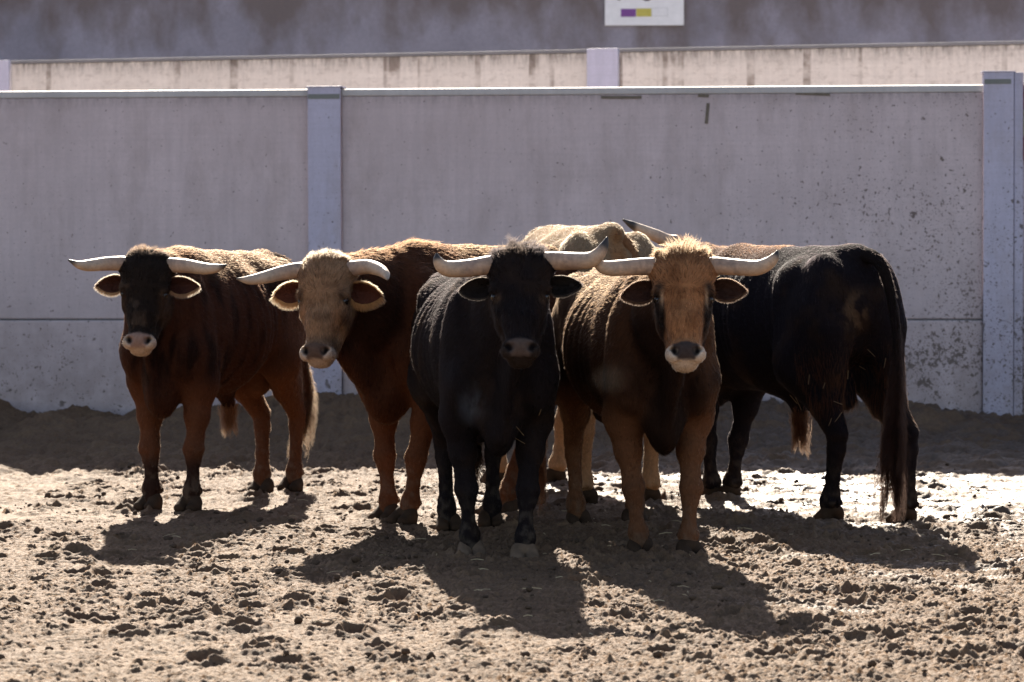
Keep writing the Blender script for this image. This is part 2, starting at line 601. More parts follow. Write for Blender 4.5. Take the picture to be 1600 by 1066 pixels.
def mat_ground():
    m, nt, bs = new_mat("trodden_dirt")
    tc = N(nt, "ShaderNodeTexCoord").outputs["Object"]
    wet = N(nt, "ShaderNodeAttribute", attribute_name="wet").outputs["Fac"]
    n1 = noise_tex(nt, tc, 2.2, 6, 0.6)
    n2 = noise_tex(nt, tc, 60, 6, 0.75)
    n3 = noise_tex(nt, tc, 170, 3, 0.6)
    col = mixc(nt, ramp(nt, n1.outputs[0], [(0.3, 0.0), (0.7, 1.0)]).outputs[0], (0.124, 0.073, 0.041), (0.184, 0.115, 0.066))
    col = mixc(nt, ramp(nt, n2.outputs[0], [(0.35, 0.6), (0.6, 0.0)]).outputs[0], col, (0.055, 0.037, 0.025))
    col = mixc(nt, ramp(nt, n3.outputs[0], [(0.55, 0.0), (0.75, 0.5)]).outputs[0], col, (0.21, 0.140, 0.086))
    col = mixc(nt, math_n(nt, 'MULTIPLY', wet, 0.55), col, (0.042, 0.032, 0.026))
    nt.links.new(col, bs.inputs["Base Color"])
    wn_ = noise_tex(nt, tc, 7, 4, 0.6)
    wk = math_n(nt, 'MULTIPLY', wet, ramp(nt, wn_.outputs[0], [(0.38, 0.35), (0.55, 1.0)]).outputs[0])
    rg = N(nt, "ShaderNodeMapRange")
    rg.inputs[3].default_value = 0.78
    rg.inputs[4].default_value = 0.48
    nt.links.new(wk, rg.inputs[0])
    nt.links.new(rg.outputs[0], bs.inputs["Roughness"])
    sp = N(nt, "ShaderNodeMapRange")
    sp.inputs[3].default_value = 0.10
    sp.inputs[4].default_value = 0.27
    nt.links.new(wk, sp.inputs[0])
    nt.links.new(sp.outputs[0], bs.inputs["Specular IOR Level"])
    b = N(nt, "ShaderNodeBump")
    b.inputs["Distance"].default_value = 0.018
    st = math_n(nt, 'SUBTRACT', 0.75, math_n(nt, 'MULTIPLY', wk, 0.5))
    nt.links.new(st, b.inputs["Strength"])
    nt.links.new(mixc(nt, 0.5, n3.outputs[1], n2.outputs[1]), b.inputs["Height"])
    nt.links.new(b.outputs[0], bs.inputs["Normal"])
    return m


M_GROUND = mat_ground()

# ------------------------------------------------------------------ signed distance modelling
def unit(v):
    v = np.asarray(v, dtype=float)
    return v / (np.linalg.norm(v) + 1e-12)


class Prim:
    """elliptical tapered segment or ellipsoid; a..b with half widths (ru, rv) at each end"""
    def __init__(s, a, b, ra, rb, side, k=0.04, cut=False, flow=None, region='torso', fur=1.0):
        s.a, s.b = np.asarray(a, float), np.asarray(b, float)
        s.ra, s.rb = np.asarray(ra, float), np.asarray(rb, float)
        ax = s.b - s.a
        s.L = np.linalg.norm(ax)
        s.w = ax / s.L if s.L > 1e-9 else np.array([0, 0, 1.0])
        u = np.asarray(side, float)
        u = u - s.w * u.dot(s.w)
        s.u = unit(u)
        s.v = np.cross(s.w, s.u)
        s.rm = (min(s.ra) if len(s.ra) == 2 else s.ra[2], min(s.rb) if len(s.rb) == 2 else s.rb[2])
        s.k, s.cut, s.region, s.fur = k, cut, region, fur
        s.flow = unit(flow) if flow is not None else -s.w
        R = max(max(s.ra), max(s.rb))
        s.lo = np.minimum(s.a, s.b) - R
        s.hi = np.maximum(s.a, s.b) + R

    def dist(s, P):
        d = P - s.a
        t = d @ s.w
        if s.L > 1e-9:
            tt = np.clip(t / s.L, 0, 1)
        else:
            tt = np.zeros_like(t)
        ex = t - tt * s.L
        du, dv = d @ s.u, d @ s.v
        ru = s.ra[0] + (s.rb[0] - s.ra[0]) * tt
        rv = s.ra[1] + (s.rb[1] - s.ra[1]) * tt
        rw = s.rm[0] + (s.rm[1] - s.rm[0]) * tt
        q = np.sqrt((du / ru) ** 2 + (dv / rv) ** 2 + (ex / rw) ** 2) + 1e-9
        ln = np.sqrt(du * du + dv * dv + ex * ex)
        return np.where(q < 1e-6, -np.minimum(ru, rv), ln - ln / q)


def Ell(c, r, u=(1, 0, 0), w=(0, 0, 1), **kw):
    """ellipsoid: r = (half width along u, half width along v, half width along w)"""
    p = Prim(c, np.asarray(c, float) + 1e-12, (r[0], r[1], r[2]), (r[0], r[1], r[2]), u, **kw)
    w = unit(w)
    p.w = w
    uu = np.asarray(u, float)
    p.u = unit(uu - w * uu.dot(w))
    p.v = np.cross(p.w, p.u)
    p.L = 0.0
    p.lo, p.hi = p.a - max(r), p.a + max(r)
    if kw.get('flow') is None:
        p.flow = np.zeros(3)
    return p


def surface_nets(F, xs, ys, zs):
    ins = F < 0
    nx, ny, nz = F.shape
    cs = None
    cnt = np.zeros((nx - 1, ny - 1, nz - 1), dtype=np.int8)
    for dx in (0, 1):
        for dy in (0, 1):
            for dz in (0, 1):
                cnt += ins[dx:nx - 1 + dx, dy:ny - 1 + dy, dz:nz - 1 + dz]
    act = (cnt > 0) & (cnt < 8)
    ci, cj, ck = np.nonzero(act)
    vid = -np.ones(act.shape, dtype=np.int64)
    vid[ci, cj, ck] = np.arange(len(ci))
    acc = np.zeros((len(ci), 3))
    num = np.zeros(len(ci))
    coords = (xs, ys, zs)
    cell = (ci, cj, ck)
    for ax in range(3):
        o1, o2 = [a for a in range(3) if a != ax]
        for d1 in (0, 1):
            for d2 in (0, 1):
                i0 = [c.copy() for c in cell]
                i0[o1] = i0[o1] + d1
                i0[o2] = i0[o2] + d2
                i1 = [c.copy() for c in i0]
                i1[ax] = i1[ax] + 1
                f0, f1 = F[tuple(i0)], F[tuple(i1)]
                s = (f0 < 0) != (f1 < 0)
                t = np.where(s, f0 / np.where(s, f0 - f1, 1), 0)
                p = np.zeros((len(ci), 3))
                p[:, o1] = coords[o1][i0[o1]]
                p[:, o2] = coords[o2][i0[o2]]
                p[:, ax] = coords[ax][i0[ax]] * (1 - t) + coords[ax][i1[ax]] * t
                acc += p * s[:, None]
                num += s
    verts = acc / num[:, None]
    faces = []
    for ax in range(3):
        o1, o2 = [(1, 2), (2, 0), (0, 1)][ax]
        A = np.moveaxis(ins, (ax, o1, o2), (0, 1, 2))
        V = np.moveaxis(vid, (ax, o1, o2), (0, 1, 2))
        e = A[:-1, 1:-1, 1:-1] != A[1:, 1:-1, 1:-1]
        i, j, k = np.nonzero(e)
        flip = ~A[:-1, 1:-1, 1:-1][i, j, k]
        q = np.stack([V[i, j, k], V[i, j + 1, k], V[i, j + 1, k + 1], V[i, j, k + 1]], 1)
        q[flip] = q[flip][:, ::-1]
        faces.append(q)
    faces = np.concatenate(faces)
    faces = faces[(faces >= 0).all(1)]
    return verts, faces


def sdf_mesh(prims, xs, ys, zs):
    F = np.full((len(xs), len(ys), len(zs)), 0.5, dtype=np.float32)
    for p in prims:
        m = p.k + 0.03
        i0, i1 = np.searchsorted(xs, [p.lo[0] - m, p.hi[0] + m])
        j0, j1 = np.searchsorted(ys, [p.lo[1] - m, p.hi[1] + m])
        k0, k1 = np.searchsorted(zs, [p.lo[2] - m, p.hi[2] + m])
        if i0 >= i1 or j0 >= j1 or k0 >= k1:
            continue
        G = np.stack(np.meshgrid(xs[i0:i1], ys[j0:j1], zs[k0:k1], indexing='ij'), -1)
        d = p.dist(G)
        c = F[i0:i1, j0:j1, k0:k1]
        k = p.k
        if p.cut:
            h = np.clip(0.5 - 0.5 * (c + d) / k, 0, 1)
            F[i0:i1, j0:j1, k0:k1] = c * (1 - h) + (-d) * h + k * h * (1 - h)
        else:
            h = np.clip(0.5 + 0.5 * (c - d) / k, 0, 1)
            F[i0:i1, j0:j1, k0:k1] = c * (1 - h) + d * h - k * h * (1 - h)
    return surface_nets(F, xs, ys, zs)


def vert_normals(V, F):
    n = np.cross(V[F[:, 2]] - V[F[:, 0]], V[F[:, 3]] - V[F[:, 1]])
    N_ = np.zeros_like(V)
    for k in range(4):
        np.add.at(N_, F[:, k], n)
    return N_ / (np.linalg.norm(N_, axis=1)[:, None] + 1e-12)


def tube(path, radii, nseg=18, sub=6, squash=None):
    """smooth tube through points (Catmull-Rom) -> verts, faces, parameter"""
    P = np.asarray(path, float)
    R = np.asarray(radii, float)
    Pe = np.vstack([2 * P[0] - P[1], P, 2 * P[-1] - P[-2]])
    pts, rad, par = [], [], []
    n = len(P) - 1
    for i in range(n):
        for s in range(sub):
            t = s / sub
            p0, p1, p2, p3 = Pe[i:i + 4]
            pts.append(0.5 * ((2 * p1) + (-p0 + p2) * t + (2 * p0 - 5 * p1 + 4 * p2 - p3) * t * t + (-p0 + 3 * p1 - 3 * p2 + p3) * t ** 3))
            rad.append(R[i] * (1 - t) + R[i + 1] * t)
            par.append((i + t) / n)
    pts.append(P[-1])
    rad.append(R[-1])
    par.append(1.0)
    pts, rad = np.array(pts), np.array(rad)
    T = np.gradient(pts, axis=0)
    T /= np.linalg.norm(T, axis=1)[:, None]
    up = unit(np.cross(T[0], [0.3, 0.9, 0.2]))
    V, pr = [], []
    for k in range(len(pts)):
        up = unit(up - T[k] * up.dot(T[k]))
        w = np.cross(T[k], up)
        for a in range(nseg):
            th = 2 * math.pi * a / nseg
            V.append(pts[k] + rad[k] * (math.cos(th) * up + math.sin(th) * w))
            pr.append(par[k])
    Fq = []
    for k in range(len(pts) - 1):
        for a in range(nseg):
            b = (a + 1) % nseg
            Fq.append((k * nseg + a, k * nseg + b, (k + 1) * nseg + b, (k + 1) * nseg + a))
    V.append(pts[0]); pr.append(0)
    V.append(pts[-1]); pr.append(1)
    c0, c1 = len(V) - 2, len(V) - 1
    for a in range(nseg):
        b = (a + 1) % nseg
        Fq.append((b, a, c0))
        Fq.append(((len(pts) - 1) * nseg + a, (len(pts) - 1) * nseg + b, c1))
    return np.array(V), Fq, np.array(pr), pts


# ------------------------------------------------------------------ one hoof, shared
def hoof_mesh():
    g = np.arange(-0.11, 0.12, 0.005)
    prims = []
    for s in (-1, 1):
        prims.append(Prim((0.042, s * 0.031, 0.018), (-0.020, s * 0.028, 0.040), (0.029, 0.022), (0.028, 0.036), (0, 1, 0), k=0.004))
        prims.append(Ell((0.005, s * 0.030, 0.012), (0.050, 0.030, 0.034), k=0.006))
    prims.append(Ell((-0.02, 0, 0.055), (0.040, 0.045, 0.030), k=0.012))
    V, F = sdf_mesh(prims, g, g, g)
    V[:, 2] = np.maximum(V[:, 2], -0.012)
    me = bpy.data.meshes.new("hoof")
    me.from_pydata([tuple(v) for v in V], [], [tuple(map(int, f)) for f in F])
    me.materials.append(M_HOOF_DARK)
    me.polygons.foreach_set("use_smooth", [True] * len(me.polygons))
    return me


HOOF = hoof_mesh()


# ------------------------------------------------------------------ the bull builder
def head_frame(spec):
    psi, th, ro = [math.radians(a) for a in spec['head_rot']]
    f = np.array([math.sin(psi), -math.cos(psi), 0.0])
    r = np.array([math.cos(psi), math.sin(psi), 0.0])
    z = np.array([0, 0, 1.0])
    zl = math.cos(th) * z - math.sin(th) * f
    yl = math.cos(th) * f + math.sin(th) * z
    r2 = math.cos(ro) * r + math.sin(ro) * zl
    z2 = -math.sin(ro) * r + math.cos(ro) * zl
    return np.array([r2, yl, z2])      # rows: right, forward, up


def make_bull(spec, idx):
    S = spec.get('scale', 1.0)
    fl, fr, hl, hr = [np.array([*p, 0.0]) for p in spec['feet']]
    Fc = np.array([*spec.get('front', ((fl + fr) / 2)[:2]), 0.0])
    Hc = np.array([*spec.get('hind', ((hl + hr) / 2)[:2]), 0.0])
    fwd = unit(Fc - Hc)
    left = np.cross([0, 0, 1.0], fwd)
    W = np.linalg.norm(Fc - Hc)
    up = np.array([0, 0, 1.0])
    fat = spec.get('fat', 1.0)

    def B(x, y, z):            # body local -> world; x is in units of the wheelbase behind the fore feet when negative
        xx = x * W if x < 0 else x * S
        return Fc + fwd * xx + left * y * S * fat + up * z * S
    HR = head_frame(spec)
    hp = np.asarray(spec['poll'], float)
    hs = spec.get('head_scale', 1.0)

    def H(x, y, z):
        return hp + (x * HR[0] + y * HR[1] + z * HR[2]) * hs
    pr = []
    back = -fwd
    tf = unit(back * 1.0 + np.array([0, 0, -0.55]))
    # --- torso
    dz = spec.get('belly', 0.0)
    hmp = spec.get('hump', 0.0)
    st = [(0.06, 0.98 + hmp * 0.5, 0.16, 0.26), (-0.001, 1.00 + hmp * 0.7, 0.225, 0.36), (-0.17, 0.985, 0.262, 0.37), (-0.50, 0.965 - dz, 0.315, 0.365 + dz),
          (-0.78, 1.005, 0.268, 0.315), (-0.95, 1.055, 0.235, 0.265), (-1.045, 1.09, 0.165, 0.18)]
    for (x0, z0, y0, h0), (x1, z1, y1, h1) in zip(st[:-1], st[1:]):
        pr.append(Prim(B(x0, 0, z0), B(x1, 0, z1), (y0 * S * fat, h0 * S), (y1 * S * fat, h1 * S), left, k=0.05, flow=tf, fur=1.0))
    pr.append(Ell(B(-0.06, 0, 1.225 + hmp), (0.12 * S, 0.24 * S, 0.13 * S), u=left, k=0.12, flow=unit(back - up * 0.1), fur=1.5))        # withers hump
    pr.append(Prim(B(-0.1, 0, 1.30 + hmp * 0.8), B(-0.95, 0, 1.30), (0.06 * S, 0.05 * S), (0.06 * S, 0.045 * S), left, k=0.12, flow=back, fur=1.2))
    for s in (-1, 1):
        pr.append(Ell(B(0.01, s * 0.165, 0.99), (0.088 * S, 0.135 * S, 0.29 * S), u=left, w=unit(up + fwd * 0.10), k=0.035, flow=tf - up * 0.3))
        pr.append(Ell(B(0.10, s * 0.150, 0.86), (0.070 * S, 0.10 * S, 0.15 * S), u=left, w=unit(up - fwd * 0.35), k=0.035, flow=-up))          # point of the shoulder
        pr.append(Ell(B(-0.10, s * 0.180, 0.80), (0.065 * S, 0.12 * S, 0.10 * S), u=left, w=unit(up - fwd * 0.7), k=0.035, flow=-up))      # triceps
        pr.append(Ell(B(-0.80, s * 0.215, 0.86), (0.045 * S, 0.07 * S, 0.16 * S), u=left, w=unit(up + fwd * 0.3), k=0.05, flow=-up))       # flank fold
        pr.append(Ell(B(-0.84, s * 0.190, 1.205), (0.06 * S, 0.11 * S, 0.06 * S), u=left, k=0.14, flow=tf))
        pr.append(Ell(B(-0.99, s * 0.145, 1.08), (0.115 * S, 0.17 * S, 0.25 * S), u=left, w=unit(up + fwd * 0.2), k=0.045, flow=unit(-up + back * 0.3)))
        pr.append(Ell(B(-1.07, s * 0.075, 1.20), (0.05 * S, 0.06 * S, 0.06 * S), u=left, k=0.07, flow=-up))
    pr.append(Ell(B(-1.04, 0, 1.32), (0.05 * S, 0.10 * S, 0.05 * S), u=left, k=0.08, flow=back))
    # --- brisket and dewlap
    pr.append(Ell(B(0.10, 0, 0.64), (0.075 * S, 0.15 * S, 0.15 * S), u=left, w=unit(up + fwd * 0.4), k=0.14, flow=-up, fur=1.0, region='brisket'))
    # --- neck
    n0 = B(0.0, 0, 1.03)
    n2 = H(0, -0.20, -0.17)
    n1 = (n0 + n2) / 2 + up * spec.get('neck_up', 0.0)
    cz = spec.get('crest', 1.235)
    ns = spec.get('neck', 1.0)
    nside = unit(np.cross(up, unit(n2 - n0)))
    nflow = unit((n0 - n2) * 1.0 + np.array([0, 0, -0.25]))
    pr.append(Prim(n0, n1, (0.165 * S, 0.27 * S), (0.145 * ns, 0.225 * ns), nside, k=0.055, flow=nflow, region='neck', fur=1.2))
    pr.append(Prim(n1, n2, (0.145 * ns, 0.225 * ns), (0.120 * hs, 0.16 * hs), nside, k=0.06, flow=nflow, region='neck', fur=1.2))
    pr.append(Prim(H(0, -0.17, -0.09), B(0.0, 0, cz), (0.09, 0.06), (0.11 * S, 0.09 * S), nside, k=0.1, flow=nflow, region='crest', fur=1.8))
    pr.append(Prim(H(0, -0.22, -0.36), B(0.13, 0, 0.66), (0.032, 0.075), (0.050 * S, 0.12 * S), left, k=0.06, flow=-up, region='brisket', fur=1.2))
    # --- legs
    def foot_frame(p, toe):
        return p
    ff = spec.get('toes', [0, 0, 0, 0])
    toe_dirs = []
    for q, (p, s) in enumerate(((fl, 1), (fr, -1))):
        a = math.radians(ff[q])
        td = fwd * math.cos(a) + left * math.sin(a)
        toe_dirs.append(td)
        sh = B(0.03, s * 0.15, 0.86)
        el = B(-0.05, s * 0.165, 0.66)
        c = [sh, el]
        base = p - td * 0.005
        elx = el * 1.0
        def L(z, f=0.0, t=None):
            t = 1 - z / 0.66 if t is None else t
            t = min(1, max(0, t)) ** 0.75
            q_ = elx * (1 - t) + base * t
            q_[2] = z * S
            return q_ + td * f
        pts = [sh, el, L(0.50), L(0.385, 0.005), L(0.325, 0.014), L(0.27, 0.006), L(0.19, 0.0), L(0.135, -0.002), L(0.105, 0.0), L(0.055, 0.018)]
        rr = [(0.105, 0.16), (0.083, 0.115), (0.060, 0.070), (0.043, 0.048), (0.054, 0.053), (0.039, 0.041), (0.029, 0.034), (0.035, 0.041), (0.046, 0.048), (0.037, 0.034)]
        kk = [0.07, 0.05, 0.04, 0.025, 0.02, 0.02, 0.02, 0.02, 0.02]
        for a_, b_, ra, rb, k in zip(pts[:-1], pts[1:], rr[:-1], rr[1:], kk):
            pr.append(Prim(a_, b_, np.array(ra) * S, np.array(rb) * S, np.cross(up, td), k=k, flow=-up, region='leg', fur=0.55))
        for d_ in (-1, 1):
            pr.append(Ell(L(0.098, -0.05) + np.cross(up, td) * 0.024 * d_, (0.015, 0.015, 0.02), k=0.012, flow=-up, region='leg', fur=0.3))
    for q, (p, s) in enumerate(((hl, 1), (hr, -1))):
        a = math.radians(ff[2 + q])
        td = fwd * math.cos(a) + left * math.sin(a)
        toe_dirs.append(td)
        hip = B(-0.97, s * 0.165, 1.02)
        stf = B(-0.86, s * 0.205, 0.78)
        nat = B(-1.0, s * 0.15, 0)
        off = p - nat                                  # how far the foot stands from its natural place
        def Q(z, f, k):
            v = B(-1.0, s * 0.16, 0) + off * k
            v[2] = z * S
            return v + td * f * S
        gas = Q(0.60, 0.03, 0.35)
        hok = Q(0.435, -0.085, 0.75)
        hok2 = Q(0.37, -0.072, 0.82)
        pts = [hip, stf, gas, hok, hok2, Q(0.22, -0.030, 0.95), Q(0.14, -0.014, 1.0), Q(0.105, -0.004, 1.0), Q(0.055, 0.016, 1.0)]
        rr = [(0.115, 0.225), (0.105, 0.165), (0.066, 0.098), (0.044, 0.064), (0.041, 0.055), (0.032, 0.040), (0.039, 0.044), (0.047, 0.049), (0.037, 0.034)]
        kk = [0.08, 0.06, 0.035, 0.02, 0.02, 0.02, 0.02, 0.02]
        for a_, b_, ra, rb, k in zip(pts[:-1], pts[1:], rr[:-1], rr[1:], kk):
            pr.append(Prim(a_, b_, np.array(ra) * S, np.array(rb) * S, np.cross(up, td), k=k, flow=-up, region='leg', fur=0.7))
        pr.append(Prim(B(-1.05, s * 0.15, 0.95), Q(0.62, -0.06, 0.4), (0.09 * S, 0.12 * S), (0.045 * S, 0.05 * S), left, k=0.06, flow=-up, fur=0.9))
        pr.append(Prim(Q(0.60, -0.055, 0.45), Q(0.45, -0.135, 0.75), (0.022 * S, 0.026 * S), (0.024 * S, 0.024 * S), left, k=0.03, flow=-up, region='leg', fur=0.7))
        for d_ in (-1, 1):
            pr.append(Ell(Q(0.098, -0.062, 1.0) + np.cross(up, td) * 0.024 * d_, (0.015, 0.015, 0.02), k=0.012, flow=-up, region='leg', fur=0.3))
    # --- sheath, scrotum
    pr.append(Prim(B(-0.55, 0, 0.66 - dz), B(-0.62, 0, 0.52), (0.06, 0.07), (0.035, 0.04), left, k=0.08, flow=-up))
    pr.append(Prim(B(-0.93, 0, 0.80), B(-0.95, 0, 0.60), (0.05, 0.045), (0.065, 0.055), left, k=0.04, flow=-up, fur=0.3))
    # --- head
    kh = dict(region='head', fur=0.9)
    def HE(c, r, k=0.03, w=(0, 0, 1), **kw):
        a = dict(kh); a.update(kw)
        wv = w[0] * HR[0] + w[1] * HR[1] + w[2] * HR[2]
        pr.append(Ell(H(*c), tuple(v * hs for v in r), u=HR[0], w=wv, k=k, **a))
    def HP(a_, b_, ra, rb, k=0.03, **kw):
        a = dict(kh); a.update(kw)
        pr.append(Prim(H(*a_), H(*b_), tuple(v * hs for v in ra), tuple(v * hs for v in rb), HR[0], k=k, **a))
    fw = spec.get('face_w', 1.0)
    HE((0, -0.105, -0.125), (0.128 * fw, 0.115, 0.115), 0.04)
    HE((0, -0.075, -0.175), (0.122 * fw, 0.08, 0.14), 0.05)
    HE((0, -0.10, -0.047), (0.120 * fw, 0.07, 0.044), 0.03)
    for s in (-1, 1):
        HE((s * 0.118 * fw, -0.10, -0.10), (0.042, 0.045, 0.042), 0.03)
        HE((s * 0.105 * fw, -0.065, -0.222), (0.032, 0.038, 0.024), 0.03)          # brow
        HE((s * 0.085 * fw, -0.085, -0.30), (0.035, 0.04, 0.06), 0.04)             # cheek bone
        HE((s * 0.076, -0.185, -0.27), (0.045, 0.095, 0.115), 0.05)                # jaw muscle
        HP((s * 0.07, -0.21, -0.33), (s * 0.035, -0.135, -0.50), (0.03, 0.045), (0.035, 0.035), 0.04)
    HP((0, -0.085, -0.22), (0, -0.070, -0.36), (0.102 * fw, 0.085), (0.073 * fw, 0.072), 0.04)
    HP((0, -0.070, -0.36), (0, -0.062, -0.48), (0.073 * fw, 0.072), (0.064, 0.060), 0.04)
    HE((0, -0.050, -0.524), (0.087, 0.063, 0.046), 0.035, region='muzzle', fur=0.25)
    HE((0, -0.028, -0.505), (0.060, 0.042, 0.032), 0.03, region='muzzle', fur=0.2)
    for s in (-1, 1):
        HE((s * 0.052, -0.022, -0.530), (0.034, 0.036, 0.036), 0.02, region='muzzle', fur=0.2)
    HE((0, -0.082, -0.566), (0.050, 0.042, 0.020), 0.022, region='muzzle', fur=0.5)
    HE((0, -0.11, -0.540), (0.052, 0.05, 0.030), 0.03, region='muzzle', fur=0.5)
    ex, ey, ez = 0.111 * fw, -0.075, -0.255
    for s in (-1, 1):
        HE((s * (ex + 0.020), ey + 0.006, ez), (0.020, 0.026, 0.019), 0.014, cut=True)
        HP((s * (ex + 0.006), ey + 0.030, ez + 0.018), (s * (ex + 0.014), ey - 0.024, ez + 0.012), (0.009, 0.007), (0.007, 0.006), 0.010)
        HP((s * (ex - 0.004), ey + 0.034, ez - 0.012), (s * (ex + 0.008), ey - 0.015, ez - 0.020), (0.008, 0.005), (0.007, 0.005), 0.010)
        HE((s * 0.046, 0.018, -0.524), (0.017, 0.024, 0.023), 0.010, w=(s * -0.45, 0, 1), cut=True)
        HE((s * 0.062, 0.004, -0.513), (0.012, 0.020, 0.010), 0.010, cut=True)
    # mouth line
    for s in (-1, 1):
        HP((0, -0.004 + 0.005, -0.572), (s * 0.062, -0.04, -0.560), (0.006, 0.004), (0.005, 0.004), 0.006, cut=True)
    # --- grid: fine round the head
    lo = np.min([p.lo for p in pr], 0) - 0.05
    hi = np.max([p.hi for p in pr], 0) + 0.05
    lo[2] = max(lo[2], 0.01)
    hlo = np.min([H(x, y, z) for x in (-.16, .16) for y in (-.12, .06) for z in (-.62, .02)], 0)
    hhi = np.max([H(x, y, z) for x in (-.16, .16) for y in (-.12, .06) for z in (-.62, .02)], 0)
    fine, coarse = (0.0048, 0.0115) if spec.get('detail', True) else (0.009, 0.014)
    ax = []
    for a in range(3):
        ax.append(np.concatenate([np.arange(lo[a], hlo[a], coarse), np.arange(hlo[a], hhi[a], fine), np.arange(hhi[a], hi[a], coarse)]))
        ax[-1] = np.unique(np.round(ax[-1], 5))
        d = np.diff(ax[-1])
        ax[-1] = ax[-1][np.concatenate([[True], d > 0.002])]
    V, F = sdf_mesh(pr, *ax)
    NV = vert_normals(V, F)
    d = V - Fc
    xb, yb, zb = d @ fwd, d @ left, V[:, 2] / S
    dh = np.linalg.norm((V - hp) @ HR.T - np.array([0, -0.1, -0.25]), axis=1)
    nk = sstep(0.30, 0.42, dh)
    Wp = np.stack([xb * 9 + 1.6 * fbm(V, 3.5, 31), yb * 2.0, zb * 1.6], 1)
    front = sstep(-0.35, 0.0, xb) * sstep(0.55, 0.7, zb) * nk
    amp = 0.010 * front * vnoise(Wp + np.array([0, 0, 5.0]), 1.0, 33)
    amp = amp + 0.010 * front * vnoise(np.stack([xb * 4, yb * 16 + 1.4 * fbm(V, 3, 35), zb * 1.5], 1), 1.0, 34)
    ribs = sstep(-0.25, -0.4, xb / W) * sstep(-0.85, -0.7, xb / W) * sstep(0.7, 0.85, zb) * sstep(1.3, 1.15, zb)
    amp = amp + 0.0035 * ribs * np.sin((xb - 0.25 * zb) * 2 * math.pi / 0.085)
    amp = amp + 0.0045 * nk * sstep(0.5, 0.65, zb) * fbm(V, 7, 36)
    lg = sstep(0.5, 0.4, zb)
    amp = amp + 0.0035 * lg * vnoise(np.stack([V[:, 0] * 34, V[:, 1] * 34, V[:, 2] * 9], 1), 1.0, 38)
    V = V + NV * amp[:, None]
    NV = vert_normals(V, F)
    # --- per vertex hair flow / region weights
    wsum = np.zeros(len(V)) + 1e-9
    flow = np.zeros((len(V), 3))
    fur = np.zeros(len(V))
    reg = {}
    for p in pr:
        if p.cut:
            continue
        m = ((V > p.lo - 0.08) & (V < p.hi + 0.08)).all(1)
        w = np.exp(-np.abs(p.dist(V[m])) / 0.018)
        wsum[m] += w
        flow[m] += w[:, None] * p.flow
        fur[m] += w * p.fur
        reg.setdefault(p.region, np.zeros(len(V)))[m] += w
    for k in reg:
        reg[k] /= wsum
    fur /= wsum
    Q = ((V - hp) @ HR.T) / hs
    wh = np.clip(reg['head'] + reg.get('muzzle', 0), 0, 1)
    # face hair: whorl between the eyes, up on the forehead, down on the nose
    lz = Q[:, 2] + 0.215
    fx = np.clip(Q[:, 0] / 0.12, -1, 1)
    fl_head = (sstep(-0.04, 0.04, lz)[:, None] * (1.0 * HR[2] + fx[:, None] * HR[0] * 0.9)
               + (1 - sstep(-0.04, 0.04, lz))[:, None] * (-1.0 * HR[2] + fx[:, None] * HR[0] * 0.5))
    flow = flow / wsum[:, None] * (1 - wh)[:, None] + fl_head * wh[:, None]
    flow += 0.25 * np.stack([fbm(V, 9, 3), fbm(V, 9, 5), fbm(V, 9, 7)], 1)
    flow -= NV * np.sum(flow * NV, 1)[:, None]
    flow /= np.linalg.norm(flow, axis=1)[:, None] + 1e-9
    d = V - Fc
    P = np.stack([d @ fwd / W, d @ left / S, V[:, 2] / S], 1)
    rel = dict(P=P, Q=Q, head=wh, leg=np.clip(reg['leg'], 0, 1), neck=np.clip(reg['neck'] + reg['crest'], 0, 1), crest=reg['crest'],
               brisket=reg['brisket'], muzzle=reg.get('muzzle'), V=V)
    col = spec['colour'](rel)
    # naked parts of the muzzle, nostrils, lids
    pn = 0.006 * fbm(V, 60, 12)
    pad = (sstep(-0.068, -0.050, -np.abs(Q[:, 0]) - 0.020 * sstep(-0.52, -0.565, Q[:, 2]) + pn) * sstep(-0.020, 0.004, Q[:, 1] + pn) * sstep(-0.468, -0.488, Q[:, 2] + pn + 0.16 * np.abs(Q[:, 0]))
           * sstep(-0.578, -0.562, Q[:, 2] + pn)) * (wh > 0.4)
    nost = np.max([np.exp(-(((Q[:, 0] - s * 0.051 - s * 0.25 * (Q[:, 2] + 0.519)) / 0.016) ** 2 + ((Q[:, 2] + 0.520) / 0.021) ** 2) ** 2) for s in (-1, 1)], 0) * (Q[:, 1] > -0.02) * (wh > 0.4)
    lid = np.max([np.exp(-(((Q[:, 0] - s * (ex + .012)) / 0.024) ** 2 + ((Q[:, 1] - ey) / 0.034) ** 2 + ((Q[:, 2] - ez) / 0.022) ** 2) ** 2) for s in (-1, 1)], 0)
    skin = mix(col, spec['pad'], pad)
    skin = mix(skin, (0.008, 0.006, 0.006), np.clip(nost, 0, 1))
    skin = mix(skin, (0.02, 0.014, 0.012), np.clip(lid, 0, 1) * 0.8)
    root = empty(spec['name'], tuple(Fc * 0.5 + Hc * 0.5), label=spec['label'], category=spec['category'], group="herd of horned bulls in the corral")
    body_mat = M_HIDE
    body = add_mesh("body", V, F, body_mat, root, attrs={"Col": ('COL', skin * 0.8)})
    # --- coat
    r = np.random.default_rng(100 + idx)
    n = int(spec.get('hairs', 90000) * HAIR_K)
    A = V[F]
    area = 0.5 * np.linalg.norm(np.cross(A[:, 2] - A[:, 0], A[:, 3] - A[:, 1]), axis=1)
    camv = np.array([0, 0, CAM_H]) - A.mean(1)
    camv /= np.linalg.norm(camv, axis=1)[:, None]
    fd = (wh[F].mean(1) * 1.6 + 1.0)
    pw = area * fd
    fi = r.choice(len(F), n, p=pw / pw.sum())
    u, v = r.random(n)[:, None], r.random(n)[:, None]
